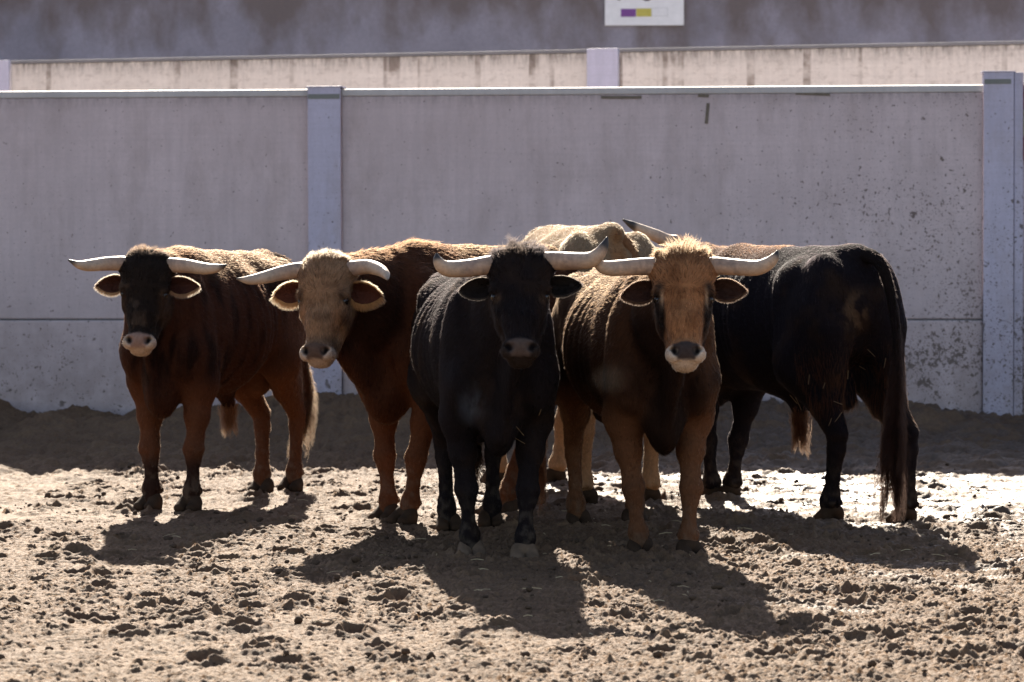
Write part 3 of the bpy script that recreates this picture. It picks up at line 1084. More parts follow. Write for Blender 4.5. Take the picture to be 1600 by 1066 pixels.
    def bil(arr):
        a = arr[F[fi]]
        if a.ndim == 2:
            a = a[..., None]
        return ((a[:, 0] * (1 - u) + a[:, 1] * u) * (1 - v) + (a[:, 3] * (1 - u) + a[:, 2] * u) * v)
    R0, NN, FL = bil(V), bil(NV), bil(flow)
    LN = bil(fur)[:, 0] * (1 - bil(np.clip(pad + nost + lid, 0, 1))[:, 0])
    CC = bil(col)
    QQ = bil(Q)
    PP = bil(P)
    WH = bil(wh)[:, 0]
    CR = bil(rel['crest'])[:, 0]
    long_ = spec.get('fur_len', 0.017) * LN * (0.7 + 0.6 * r.random(n))
    tuft = WH * sstep(-0.10, -0.03, QQ[:, 2]) * sstep(0.12, 0.04, np.abs(QQ[:, 0]))
    long_ = long_ + spec.get('tuft', 0.02) * tuft * (0.4 + r.random(n))
    wt = CR * sstep(1.28, 1.40, PP[:, 2]) + sstep(1.36, 1.44, PP[:, 2]) * (PP[:, 0] > -0.35)
    long_ = long_ + spec.get('mane', 0.01) * np.clip(wt, 0, 1) * (0.3 + r.random(n))
    # long hair at the back of the thighs
    th = (PP[:, 0] < -0.95) * sstep(0.45, 0.6, PP[:, 2]) * sstep(0.95, 0.75, PP[:, 2])
    long_ = long_ + spec.get('breech', 0.012) * th * (0.3 + 0.7 * r.random(n))
    keep = long_ > 0.002
    cell = 0.012
    ci = np.floor(R0 / cell)
    hx = np.stack([_hash(ci[:, 0], ci[:, 1], ci[:, 2], s_) for s_ in (1, 2, 3)], 1)
    centre = (ci + 0.2 + 0.6 * hx) * cell
    lift = (0.07 + 0.10 * r.random(n) + 0.22 * np.clip(tuft + 0.8 * wt, 0, 1))[:, None]
    dirv = FL * (1 - lift) + NN * lift + 0.13 * (hx - 0.5) + 0.10 * r.normal(size=(n, 3))
    # forelock: falls forward over the brow in loose locks
    cb = np.floor(R0 / 0.030)
    hb_ = np.stack([_hash(cb[:, 0], cb[:, 1], cb[:, 2], s_) for s_ in (11, 12, 13)], 1) - 0.5
    dirv = dirv + tuft[:, None] * (1.2 * hb_ + 0.45 * HR[1] - 0.35 * HR[2]) + np.clip(wt, 0, 1)[:, None] * 0.9 * hb_
    dirv /= np.linalg.norm(dirv, axis=1)[:, None]
    K = 5
    pts = np.zeros((n, K, 3))
    wav = np.cross(dirv, NN)
    ph = 6.28 * hx[:, :1]
    for k in range(K):
        t = k / (K - 1)
        p_ = R0 + dirv * (long_ * t)[:, None] + (FL - NN * 0.35) * (long_ * 0.35 * t * t)[:, None]
        p_ = p_ + (centre - R0) * (0.4 * t ** 1.4)
        p_ = p_ - NN * 0.001 * (k == 0)
        p_ = p_ + wav * (np.sin(ph + 5 * t) * 0.10)[:, :1] * (long_ * t)[:, None]
        pts[:, k] = p_
    rad = spec.get('hair_r', 0.00065) * (1 - 0.75 * np.linspace(0, 1, K) ** 1.5)[None, :] * (0.8 + 0.4 * r.random(n))[:, None]
    stk = vnoise(R0 - FL * 0.0 + 0, 1.0, 3) * 0
    a3 = np.abs(FL)
    fine_s = fbm(R0 * (1.0 + 0 * a3) - FL * (np.sum(R0 * FL, 1)[:, None]) * 0.8, 55, 23, 2)
    cc = CC * (0.55 + 0.9 * r.random(n))[:, None] * (0.75 + 0.5 * hx[:, :1]) * np.clip(1 + 0.9 * fine_s, 0.3, 2.0)[:, None]
    cc = cc * np.clip(1 + 0.7 * fbm(R0 - FL * (np.sum(R0 * FL, 1)[:, None]) * 0.9, 140, 29, 1), 0.4, 1.8)[:, None]
    if spec.get('breech_col'):
        cc = mix(cc, spec['breech_col'], np.clip(th, 0, 1) * (r.random(n) < 0.6))
    fringe = spec.get('rim', (0.3, 0.14, 0.06))
    mane_c = spec.get('mane_col')
    if mane_c is not None:
        cc = mix(cc, mane_c, np.clip(wt, 0, 1) * 0.8)
    hb = add_hair("coat", pts[keep], rad[keep], np.clip(cc[keep], 0, 0.95), body)
    # --- eyes
    for s in (-1, 1):
        c = H(s * (ex - 0.0015), ey + 0.004, ez)
        vv, ffq = [], []
        for i in range(9):
            for j in range(16):
                th_, ph_ = math.pi * i / 8, 2 * math.pi * j / 16
                vv.append(c + 0.022 * hs * np.array([math.sin(th_) * math.cos(ph_), math.sin(th_) * math.sin(ph_), math.cos(th_)]))
        for i in range(8):
            for j in range(16):
                ffq.append((i * 16 + j, i * 16 + (j + 1) % 16, (i + 1) * 16 + (j + 1) % 16, (i + 1) * 16 + j))
        add_mesh("eye", vv, ffq, M_EYE, root)
    # --- horns
    for side, path in (("r", spec['horn_r']), ("l", spec['horn_l'])):
        s = 1 if side == 'r' else -1
        if path is None:
            continue
        pts3 = [H(s * 0.085, -0.105, path[0][2] if len(path[0]) > 2 else path[0][1])]
        pts3 = [H(s * 0.09 * fw, -0.10, path[0][2])] + [H(*q) for q in path]
        m_ = len(pts3)
        rr = np.interp(np.linspace(0, 1, m_), [0, 0.2, 0.5, 0.75, 0.92, 1], np.array([0.040, 0.0385, 0.0335, 0.025, 0.013, 0.0040]) * spec.get('horn_r0', 1.0))
        Vh, Fh, par, cl = tube(pts3, rr, 22, 8)
        ring = 1 + 0.0
        nn = fbm(Vh, 30, 9)
        lenw = fbm(Vh * np.array([1, 1, 1]), 11, 19)
        base_c = np.array([0.46, 0.31, 0.21])
        tip_c = np.array([0.035, 0.03, 0.028])
        t_tip = sstep(spec.get('tip', 0.80) - 0.07, spec.get('tip', 0.80) + 0.09, par + 0.08 * lenw)
        ch = mix(base_c[None] * (0.85 + 0.35 * nn[:, None]), (0.30, 0.20, 0.15), sstep(0.0, 0.4, lenw) * 0.65)
        ax_p = (Vh - H(0, 0, 0)) @ HR[0]
        ch = ch * (1 - 0.22 * (np.sin(ax_p * 260 + 5 * lenw) > 0.55) * sstep(0.5, 0.1, par))[:, None]
        Vh = Vh + 0
        ch = mix(ch, (0.16, 0.12, 0.10), sstep(0.18, 0.42, fbm(Vh, 45, 29)) * 0.5)
        ch = mix(ch, (0.52, 0.40, 0.28), sstep(0.3, 0.6, par) * 0.5)
        ch = mix(ch, tip_c, t_tip)
        add_mesh("horn", Vh, Fh, M_HORN, root, attrs={"Col": ('COL', np.clip(ch, 0, 1))})
    # --- ears
    eh_P, eh_R, eh_C = [], [], []
    for s in (-1, 1):
        ea = spec.get('ear', {})
        e0 = np.array([s * 0.118 * fw, -0.125, -0.175])
        axd = unit([s * 1.0, ea.get('fw', -0.10) + 0.12 * s * ea.get('skew', 0), ea.get('drop', -0.10) + 0.09 * s * ea.get('skew', 0)])
        facing = unit(np.array([s * -0.12, 1.0, ea.get('tilt', -0.15)]))
        facing = unit(facing - axd * facing.dot(axd))
        wid = np.cross(axd, facing)
        if wid[2] < 0:
            wid = -wid
        Lr, Wd = ea.get('len', 0.172), ea.get('wid', 0.047)
        us = np.linspace(0, 1, 17)
        vs = np.linspace(-1, 1, 13)
        prof = np.interp(us, [0, .12, .3, .5, .7, .85, .95, 1], [.38, .66, .96, 1, .82, .52, .28, .03])
        front, backl = [], []
        for iu, u_ in enumerate(us):
            for v_ in vs:
                w_ = Wd * prof[iu]
                cup = 0.75 * w_ * (1 - v_ * v_) * (1 - 0.5 * u_)
                p_ = e0 + axd * Lr * (u_ - 0.06) + wid * w_ * v_ * (0.85 if v_ > 0 else 1.15) - facing * cup + facing * 0.02 * (abs(v_)) * (1 - u_)
                front.append(H(*p_))
                backl.append(H(*(p_ - facing * (0.007 * (1 - v_ ** 4) + 0.001))))
        nu, nv = len(us), len(vs)
        fr0 = np.array(front)
        wob = 0.006 * np.stack([fbm(fr0, 16, 61 + idx), fbm(fr0, 16, 62 + idx), fbm(fr0, 16, 63 + idx)], 1)
        front = list(fr0 + wob)
        backl = list(np.array(backl) + wob)
        VV = np.array(front + backl)
        off = nu * nv
        FF = []
        for i in range(nu - 1):
            for j in range(nv - 1):
                a = i * nv + j
                FF.append((a, a + 1, a + nv + 1, a + nv))
                FF.append((off + a, off + a + nv, off + a + nv + 1, off + a + 1))
        for i in range(nu - 1):
            for j in (0, nv - 1):
                a = i * nv + j
                FF.append((a, a + nv, off + a + nv, off + a) if j == 0 else (a + nv, a, off + a, off + a + nv))
        for j in range(nv - 1):
            a = (nu - 1) * nv + j
            FF.append((a + 1, a, off + a, off + a + 1))
        inner = np.array(spec.get('ear_in', (0.10, 0.035, 0.02)))
        outer = np.array(spec.get('ear_out', (0.08, 0.035, 0.02)))
        cv = np.vstack([np.tile(inner, (off, 1)), np.tile(outer, (off, 1))])
        earo = add_mesh("ear", VV, FF, M_EARSKIN, root, attrs={"Col": ('COL', cv)})
        # ear hair: fringe along the rim, short fur inside and behind
        FR = np.array(front).reshape(nu, nv, 3)
        BK = np.array(backl).reshape(nu, nv, 3)
        fdir = facing @ HR
        ad = axd @ HR
        wdw = wid @ HR
        n_r = int(2600 * HAIR_K)
        uu = r.random(n_r) ** 0.85
        sg = np.where(r.random(n_r) < 0.62, -1, 1)
        ii = uu * (nu - 1)
        i0 = np.clip(ii.astype(int), 0, nu - 2)
        fr_ = (ii - i0)[:, None]
        jj = np.where(sg < 0, 0, nv - 1)
        rp = FR[i0, jj] * (1 - fr_) + FR[i0 + 1, jj] * fr_
        jj2 = np.where(sg < 0, 1, nv - 2)
        rp = rp * 0.93 + 0.07 * (FR[i0, jj2])
        dv = wdw[None] * (sg * (1 - 0.7 * uu ** 3))[:, None] * 0.8 + ad[None] * (0.45 + 0.9 * uu ** 2)[:, None] + fdir * 0.12 + 0.28 * r.normal(size=(n_r, 3)) - np.array([0, 0, 0.25])
        dv /= np.linalg.norm(dv, axis=1)[:, None]
        ln = spec.get('ear_fringe', 0.022) * (0.4 + 0.8 * r.random(n_r)) * np.where(sg < 0, 1.0, 0.6)
        tt = np.linspace(0, 1, 4)
        pp = rp[:, None] + dv[:, None] * (ln[:, None] * tt)[..., None] - np.array([0, 0, 1.0]) * (ln[:, None] * 0.2 * tt ** 2)[..., None]
        eh_P.append(pp)
        eh_R.append(0.0006 * (1 - 0.7 * tt)[None].repeat(n_r, 0))
        eh_C.append(np.tile(np.array(spec.get('fringe_col', (0.5, 0.26, 0.12))), (n_r, 1)) * (0.6 + 0.7 * r.random((n_r, 1))))
        n_b = int(3200 * HAIR_K)
        iu = r.integers(0, nu - 1, n_b)
        jv = r.integers(0, nv - 1, n_b)
        a1, a2 = r.random((n_b, 1)), r.random((n_b, 1))
        both = r.random(n_b) < 0.65
        def bl(T):
            return (T[iu, jv] * (1 - a1) + T[iu + 1, jv] * a1) * (1 - a2) + (T[iu, jv + 1] * (1 - a1) + T[iu + 1, jv + 1] * a1) * a2
        rp = np.where(both[:, None], bl(BK), bl(FR))
        nrm = np.where(both[:, None], -fdir, fdir)
        dv = ad * 0.9 + nrm * 0.3 + 0.3 * r.normal(size=(n_b, 3))
        dv /= np.linalg.norm(dv, axis=1)[:, None]
        ln = 0.011 * (0.5 + r.random(n_b))
        pp = rp[:, None] + dv[:, None] * (ln[:, None] * tt)[..., None]
        eh_P.append(pp)
        eh_R.append(0.0005 * (1 - 0.7 * tt)[None].repeat(n_b, 0))
        eh_C.append(np.where(both[:, None], outer, inner) * 1.1 * (0.6 + 0.7 * r.random((n_b, 1))))
        add_hair("ear_hair", np.concatenate(eh_P), np.concatenate(eh_R), np.clip(np.concatenate(eh_C), 0, .95), earo)
        eh_P, eh_R, eh_C = [], [], []
    # --- hooves
    for p, td, pale in zip((fl, fr, hl, hr), toe_dirs, spec['hoof_pale']):
        o = bpy.data.objects.new("hoof", HOOF)
        scene.collection.objects.link(o)
        o.parent = root
        q = p + td * 0.018
        o.location = Vector(q) - root.location
        o.location.z = -0.004
        o.rotation_euler = (0, 0, math.atan2(td[1], td[0]))
        o.scale = (1.14 * S,) * 3
        o.material_slots[0].link = 'OBJECT'
        o.material_slots[0].material = M_HOOF_PALE if pale else M_HOOF_DARK
    # --- tail
    if spec.get('tail'):
        path = [np.asarray(q, float) for q in spec['tail']]
        path = [B(-1.03, 0, 1.32)] + path
        rr = np.interp(np.linspace(0, 1, len(path)), [0, 0.12, 0.35, 0.8, 1], [0.050, 0.034, 0.023, 0.016, 0.008])
        Vt, Ft, par, cl = tube(path, rr, 14, 8)
        tc_ = np.array(spec['tail_col'])
        to = add_mesh("tail", Vt, Ft, M_HIDE, root, attrs={"Col": ('COL', np.tile(tc_ * 0.7, (len(Vt), 1)))})
        ncl = len(cl)
        n_t = int(spec.get('tail_hairs', 3000) * HAIR_K)
        t0 = r.random(n_t) ** 0.6
        ii = t0 * (ncl - 1)
        i0 = np.clip(ii.astype(int), 0, ncl - 2)
        base = cl[i0] + (cl[i0 + 1] - cl[i0]) * (ii - i0)[:, None]
        rb = np.interp(t0, [0, 0.12, 0.35, 0.8, 1], [0.05, 0.036, 0.026, 0.018, 0.010])
        dr = r.normal(size=(n_t, 3))
        dr /= np.linalg.norm(dr, axis=1)[:, None]
        base = base + dr * (rb * 0.9)[:, None]
        sw = sstep(0.42, 0.80, t0)
        ln = 0.04 + spec.get('switch', 0.30) * sw * 0.9
        Kt = 9
        tt = np.linspace(0, 1, Kt)
        tan = cl[i0 + 1] - cl[i0]
        tan /= np.linalg.norm(tan, axis=1)[:, None]
        lock = np.floor(r.random(n_t) * spec.get('locks', 20))
        lh = np.stack([_hash(lock, lock * 0, lock * 0, 50 + s_ + idx) for s_ in range(4)], 1)
        ln = ln * (0.32 + 0.62 * lh[:, 1] ** 1.3 + 0.22 * r.random(n_t))
        end_off = (lh[:, :3] - 0.5) * np.array([1, 1, 0.2]) * spec.get('spread', 0.11)
        pp = np.zeros((n_t, Kt, 3))
        for k, t in enumerate(tt):
            cur = base + tan * (ln * t * (1 - 0.6 * t * sw))[:, None] + np.array([0, 0, -1.0]) * (ln * 0.65 * sw * t * t)[:, None]
            cur = cur + dr * (0.006 * t) - dr * (rb * 0.75 * sw * min(1, 1.6 * t))[:, None] + end_off * (sw * t ** 1.2)[:, None]
            wv = 0.013 * sw * np.sin(15 * t + 6.28 * lh[:, 3] + 3 * lh[:, 0]) * min(1, 2 * t)
            cur[:, 0] += wv
            cur = cur + 0.004 * r.normal(size=(n_t, 3)) * t * 0.5
            cur[:, 2] = np.maximum(cur[:, 2], 0.03)
            pp[:, k] = cur
        rad = 0.0010 * (1 - 0.75 * tt ** 2)[None] * np.ones((n_t, 1))
        tcol = mix(tc_[None].repeat(n_t, 0), spec.get('switch_col', spec['tail_col']), sw) * (0.55 + 0.8 * r.random((n_t, 1)))
        add_hair("tail_hair", pp, rad, np.clip(tcol, 0, .95), to)
    # --- bits of bedding straw caught in the coat
    if spec.get('straws'):
        PXs = 800 + V[:, 0] / V[:, 1] * F_PX
        PYs = HORIZON - (V[:, 2] - CAM_H) / V[:, 1] * F_PX
        sv, sf = [], []
        for (x, y, ang, ln) in spec['straws']:
            d2 = np.hypot(PXs - x, PYs - y) + 40 * (V[:, 1] - V[:, 1].min())
            c = V[np.argmin(d2)] + NV[np.argmin(d2)] * 0.016
            a_ = math.radians(ang)
            dd = np.array([math.cos(a_), -0.15, math.sin(a_)]) * ln / 2
            w_ = np.array([-math.sin(a_), 0, math.cos(a_)]) * 0.0010
            sv, sf = [], []
            b0 = 0
            for p_ in (c - dd, c - np.array([0, 0.006, 0]), c + dd):
                sv += [p_ + w_, p_ - w_, p_ + np.array([0, -0.002, 0])]
            for q_ in (0, 3):
                for i in range(3):
                    j = (i + 1) % 3
                    sf.append((b0 + q_ + i, b0 + q_ + j, b0 + q_ + 3 + j, b0 + q_ + 3 + i))
            add_mesh("straw_in_coat", sv, sf, M_STRAW_C, body, smooth=False)
    # --- hair tuft of the sheath
    if spec.get('tuft_len'):
        n_t = int(900 * HAIR_K)
        c = B(-0.62, 0, 0.51)
        dr = r.normal(size=(n_t, 3)) * np.array([0.022, 0.022, 0.02])
        ln = spec['tuft_len'] * (0.5 + 0.6 * r.random(n_t))
        tt = np.linspace(0, 1, 6)
        lock = np.floor(r.random(n_t) * 9)
        lh = np.stack([_hash(lock, lock * 0, lock * 0, 80 + s_ + idx) for s_ in range(3)], 1) - 0.5
        ln = ln * (0.7 + 0.6 * (lh[:, 2] + 0.5))
        pp = c + dr[:, None] * (1 - 0.8 * tt)[None, :, None] + np.array([0, 0, -1.0]) * (ln[:, None] * tt)[..., None] + (lh * np.array([0.09, 0.09, 0]))[:, None] * (tt ** 1.3)[None, :, None]
        pp[:, :, 0] += 0.007 * np.sin(9 * tt[None] + 12 * lh[:, :1]) * tt[None]
        rad = 0.0008 * (1 - 0.7 * tt ** 2)[None] * np.ones((n_t, 1))
        tcol = np.array(spec.get('tuft_col', (0.3, 0.12, 0.05))) * (0.5 + 0.8 * r.random((n_t, 1)))
        add_hair("sheath_hair", pp, rad, np.clip(tcol, 0, .95), body)
    return root


HAIR_K = 1.0
M_STRAW_C = mat_flat("straw_caught", (0.34, 0.22, 0.10), 0.6, 0.3)


# ------------------------------------------------------------------ coat colours (patches of each animal, some backs painted paler for the sun)
def muzzle_ring(c, r, ringc, w0=0.47):
    Q = r['Q']
    k = sstep(w0, w0 + 0.03, -Q[:, 2] + 0.012 * fbm(r['V'], 40, 2)) * (r['head'] > 0.3) * sstep(-0.16, -0.10, Q[:, 1])
    return mix(c, ringc, k)


def legs_dirty(c, r, dirt=(0.16, 0.115, 0.08), amt=0.5):
    z = r['P'][:, 2]
    k = sstep(0.42, 0.05, z + 0.09 * fbm(r['V'], 16, 41)) * sstep(-0.15, 0.35, fbm(r['V'], 34, 43)) * amt
    return mix(c, dirt, k)


def col_a(r):   # dark headed brown bull
    P, Q, V = r['P'], r['Q'], r['V']
    n = fbm(V, 5, 1)
    st = fbm(V * np.array([1, 1, 0.25]), 16, 8)
    c = mix(np.tile((0.058, 0.023, 0.013), (len(V), 1)), (0.020, 0.010, 0.007), sstep(-0.2, 0.5, st + 0.4 * n))
    c = mix(c, (0.115, 0.048, 0.024), sstep(-0.55, -1.0, P[:, 0]) * sstep(1.25, 0.9, P[:, 2]))
    c = mix(c, (0.19, 0.095, 0.050), sstep(1.18, 1.34, P[:, 2] + 0.05 * n) * sstep(0.0, -0.3, P[:, 0]) * 0.85)  # sunlit top of the back, painted paler than the flanks
    c = mix(c, (0.115, 0.045, 0.022), r['leg'] * sstep(0.78, 0.55, P[:, 2]))
    c = mix(c, (0.035, 0.018, 0.013), r['leg'] * sstep(0.33, 0.22, P[:, 2]) * (P[:, 0] > -0.5))
    c = mix(c, (0.018, 0.012, 0.010), r['head'])
    hd = mix(np.tile((0.021, 0.015, 0.012), (len(V), 1)), (0.07, 0.048, 0.034), sstep(0.05, 0.5, fbm(V, 22, 4)) * sstep(-0.3, -0.2, -np.abs(Q[:, 2] + 0.33) - 0.1) )
    hd = mix(hd, (0.055, 0.03, 0.018), sstep(0.07, 0.11, np.abs(Q[:, 0])) * sstep(-0.2, -0.3, Q[:, 2]) * 0.8)
    c = mix(c, hd, sstep(0.25, 0.7, r['head']))
    c = muzzle_ring(c, r, (0.52, 0.38, 0.27), 0.478)
    return legs_dirty(c, r)


def col_b(r):   # tan faced russet bull
    P, Q, V = r['P'], r['Q'], r['V']
    n = fbm(V, 5, 1)
    c = mix(np.tile((0.085, 0.032, 0.016), (len(V), 1)), (0.035, 0.015, 0.009), sstep(-0.3, 0.5, n) * sstep(0.65, 0.9, P[:, 2]))
    c = mix(c, (0.026, 0.012, 0.008), r['neck'] * sstep(1.32, 1.1, P[:, 2]) * 0.75)
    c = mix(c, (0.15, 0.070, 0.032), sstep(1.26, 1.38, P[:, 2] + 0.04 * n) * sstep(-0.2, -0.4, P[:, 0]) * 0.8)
    c = mix(c, (0.120, 0.045, 0.021), r['leg'] * sstep(0.8, 0.6, P[:, 2]))
    hd = mix(np.tile((0.31, 0.175, 0.095), (len(V), 1)), (0.20, 0.108, 0.058), sstep(0.0, 0.5, fbm(V, 20, 4)))
    hd = mix(hd, (0.33, 0.16, 0.075), sstep(0.045, 0.09, np.abs(Q[:, 0])) * sstep(-0.27, -0.33, Q[:, 2]))
    hd = mix(hd, (0.05, 0.03, 0.022), np.exp(-((np.abs(Q[:, 0]) - 0.105) / 0.022) ** 2 - ((Q[:, 2] + 0.235) / 0.035) ** 2) * 0.85)
    hd = mix(hd, (0.05, 0.03, 0.022), sstep(0.085, 0.11, Q[:, 0]) * sstep(-0.28, -0.34, Q[:, 2]) * 0.7)
    hd = mix(hd, (0.13, 0.075, 0.045), sstep(-0.425, -0.455, Q[:, 2]) * 0.6)
    c = mix(c, hd, sstep(0.25, 0.7, r['head']) * sstep(-0.24, -0.16, Q[:, 1]))
    c = muzzle_ring(c, r, (0.50, 0.36, 0.26), 0.482)
    return legs_dirty(c, r, amt=0.4)


def col_c(r):   # black bull
    P, Q, V = r['P'], r['Q'], r['V']
    n = fbm(V, 7, 1)
    c = mix(np.tile((0.0145, 0.0115, 0.0120), (len(V), 1)), (0.027, 0.018, 0.014), sstep(0.0, 0.6, n))
    c = muzzle_ring(c, r, (0.03, 0.022, 0.018), 0.485)
    c = mix(c, (0.07, 0.045, 0.03), np.exp(-((np.abs(Q[:, 0]) - 0.10) / 0.016) ** 2 - ((Q[:, 2] + 0.275) / 0.018) ** 2) * r['head'])
    return legs_dirty(c, r, (0.10, 0.08, 0.06), amt=0.55)


def col_d(r):   # orange faced brown bull with dark cheeks
    P, Q, V = r['P'], r['Q'], r['V']
    n = fbm(V, 5, 1)
    c = mix(np.tile((0.080, 0.038, 0.020), (len(V), 1)), (0.028, 0.015, 0.010), sstep(-0.4, 0.4, n) * sstep(1.1, 0.8, P[:, 2]))
    c = mix(c, (0.015, 0.009, 0.007), np.clip(r['neck'] + r['brisket'], 0, 1) * sstep(1.3, 1.1, P[:, 2]) * 0.85)
    c = mix(c, (0.15, 0.080, 0.04), sstep(1.12, 1.32, P[:, 2] + 0.05 * n) * sstep(-0.05, -0.25, P[:, 0]) * 0.85)  # sun along the upper back put into the coat as a lighter brown
    c = mix(c, (0.130, 0.060, 0.030), r['leg'] * sstep(0.82, 0.60, P[:, 2]))
    c = mix(c, (0.05, 0.03, 0.02), r['leg'] * np.exp(-((P[:, 2] - 0.33) / 0.035) ** 2) * sstep(-0.1, 0.3, n) * (P[:, 0] > -0.4))
    hd = mix(np.tile((0.34, 0.158, 0.070), (len(V), 1)), (0.22, 0.098, 0.043), sstep(0.0, 0.5, fbm(V, 20, 4)))
    hd = mix(hd, (0.19, 0.088, 0.037), sstep(-0.10, -0.03, Q[:, 2]))
    side = sstep(0.072, 0.092, np.abs(Q[:, 0]) - 0.04 * sstep(-0.3, -0.18, Q[:, 2]) + 0.006 * fbm(V, 30, 6)) * sstep(-0.19, -0.25, Q[:, 2])
    hd = mix(hd, (0.022, 0.015, 0.012), side * sstep(-0.475, -0.45, Q[:, 2]))
    hd = mix(hd, (0.035, 0.024, 0.02), np.exp(-((np.abs(Q[:, 0]) - 0.108) / 0.02) ** 2 - ((Q[:, 2] + 0.215) / 0.03) ** 2))
    hd = mix(hd, (0.5, 0.33, 0.2), np.exp(-((np.abs(Q[:, 0]) - 0.098) / 0.008) ** 2 - ((Q[:, 2] + 0.258) / 0.03) ** 2) * 0.8)
    c = mix(c, hd, sstep(0.25, 0.7, r['head']) * sstep(-0.22, -0.13, Q[:, 1] + 0.1 * sstep(-0.15, -0.05, Q[:, 2])))
    c = muzzle_ring(c, r, (0.60, 0.47, 0.35), 0.480)
    return legs_dirty(c, r, amt=0.4)


def col_e(r):   # black bull seen from behind
    P, Q, V = r['P'], r['Q'], r['V']
    n = fbm(V, 7, 1)
    c = mix(np.tile((0.0135, 0.0105, 0.0120), (len(V), 1)), (0.028, 0.017, 0.012), sstep(0.0, 0.6, n))
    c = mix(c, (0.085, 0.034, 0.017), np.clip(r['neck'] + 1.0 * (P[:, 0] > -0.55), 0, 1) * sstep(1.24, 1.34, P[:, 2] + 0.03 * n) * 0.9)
    # dried mud plate on the buttock
    k = np.exp(-(((P[:, 2] - 1.04) / 0.105) ** 2 + ((P[:, 1] - 0.085) / 0.06) ** 2) ** 2) * (P[:, 0] < -0.98)
    k = k * sstep(0.02, 0.12, fbm(V * np.array([1, 1, 0.35]), 42, 6) + 0.12)
    c = mix(c, (0.085, 0.052, 0.031), k)
    return legs_dirty(c, r, (0.11, 0.08, 0.055), amt=0.5)


def col_f(r):   # cream bull at the back
    P, Q, V = r['P'], r['Q'], r['V']
    n = fbm(V, 5, 1)
    c = mix(np.tile((0.27, 0.175, 0.100), (len(V), 1)), (0.20, 0.115, 0.062), sstep(0.0, 0.6, n) * sstep(1.3, 1.0, P[:, 2]))
    c = mix(c, (0.30, 0.14, 0.06), sstep(-1.08, -1.13, P[:, 0]) * sstep(0.06, 0.02, np.abs(P[:, 1])))
    c = mix(c, (0.36, 0.20, 0.10), r['leg'] * sstep(0.8, 0.5, P[:, 2]))
    c = mix(c, (0.30, 0.17, 0.09), r['head'])
    return legs_dirty(c, r, amt=0.3)


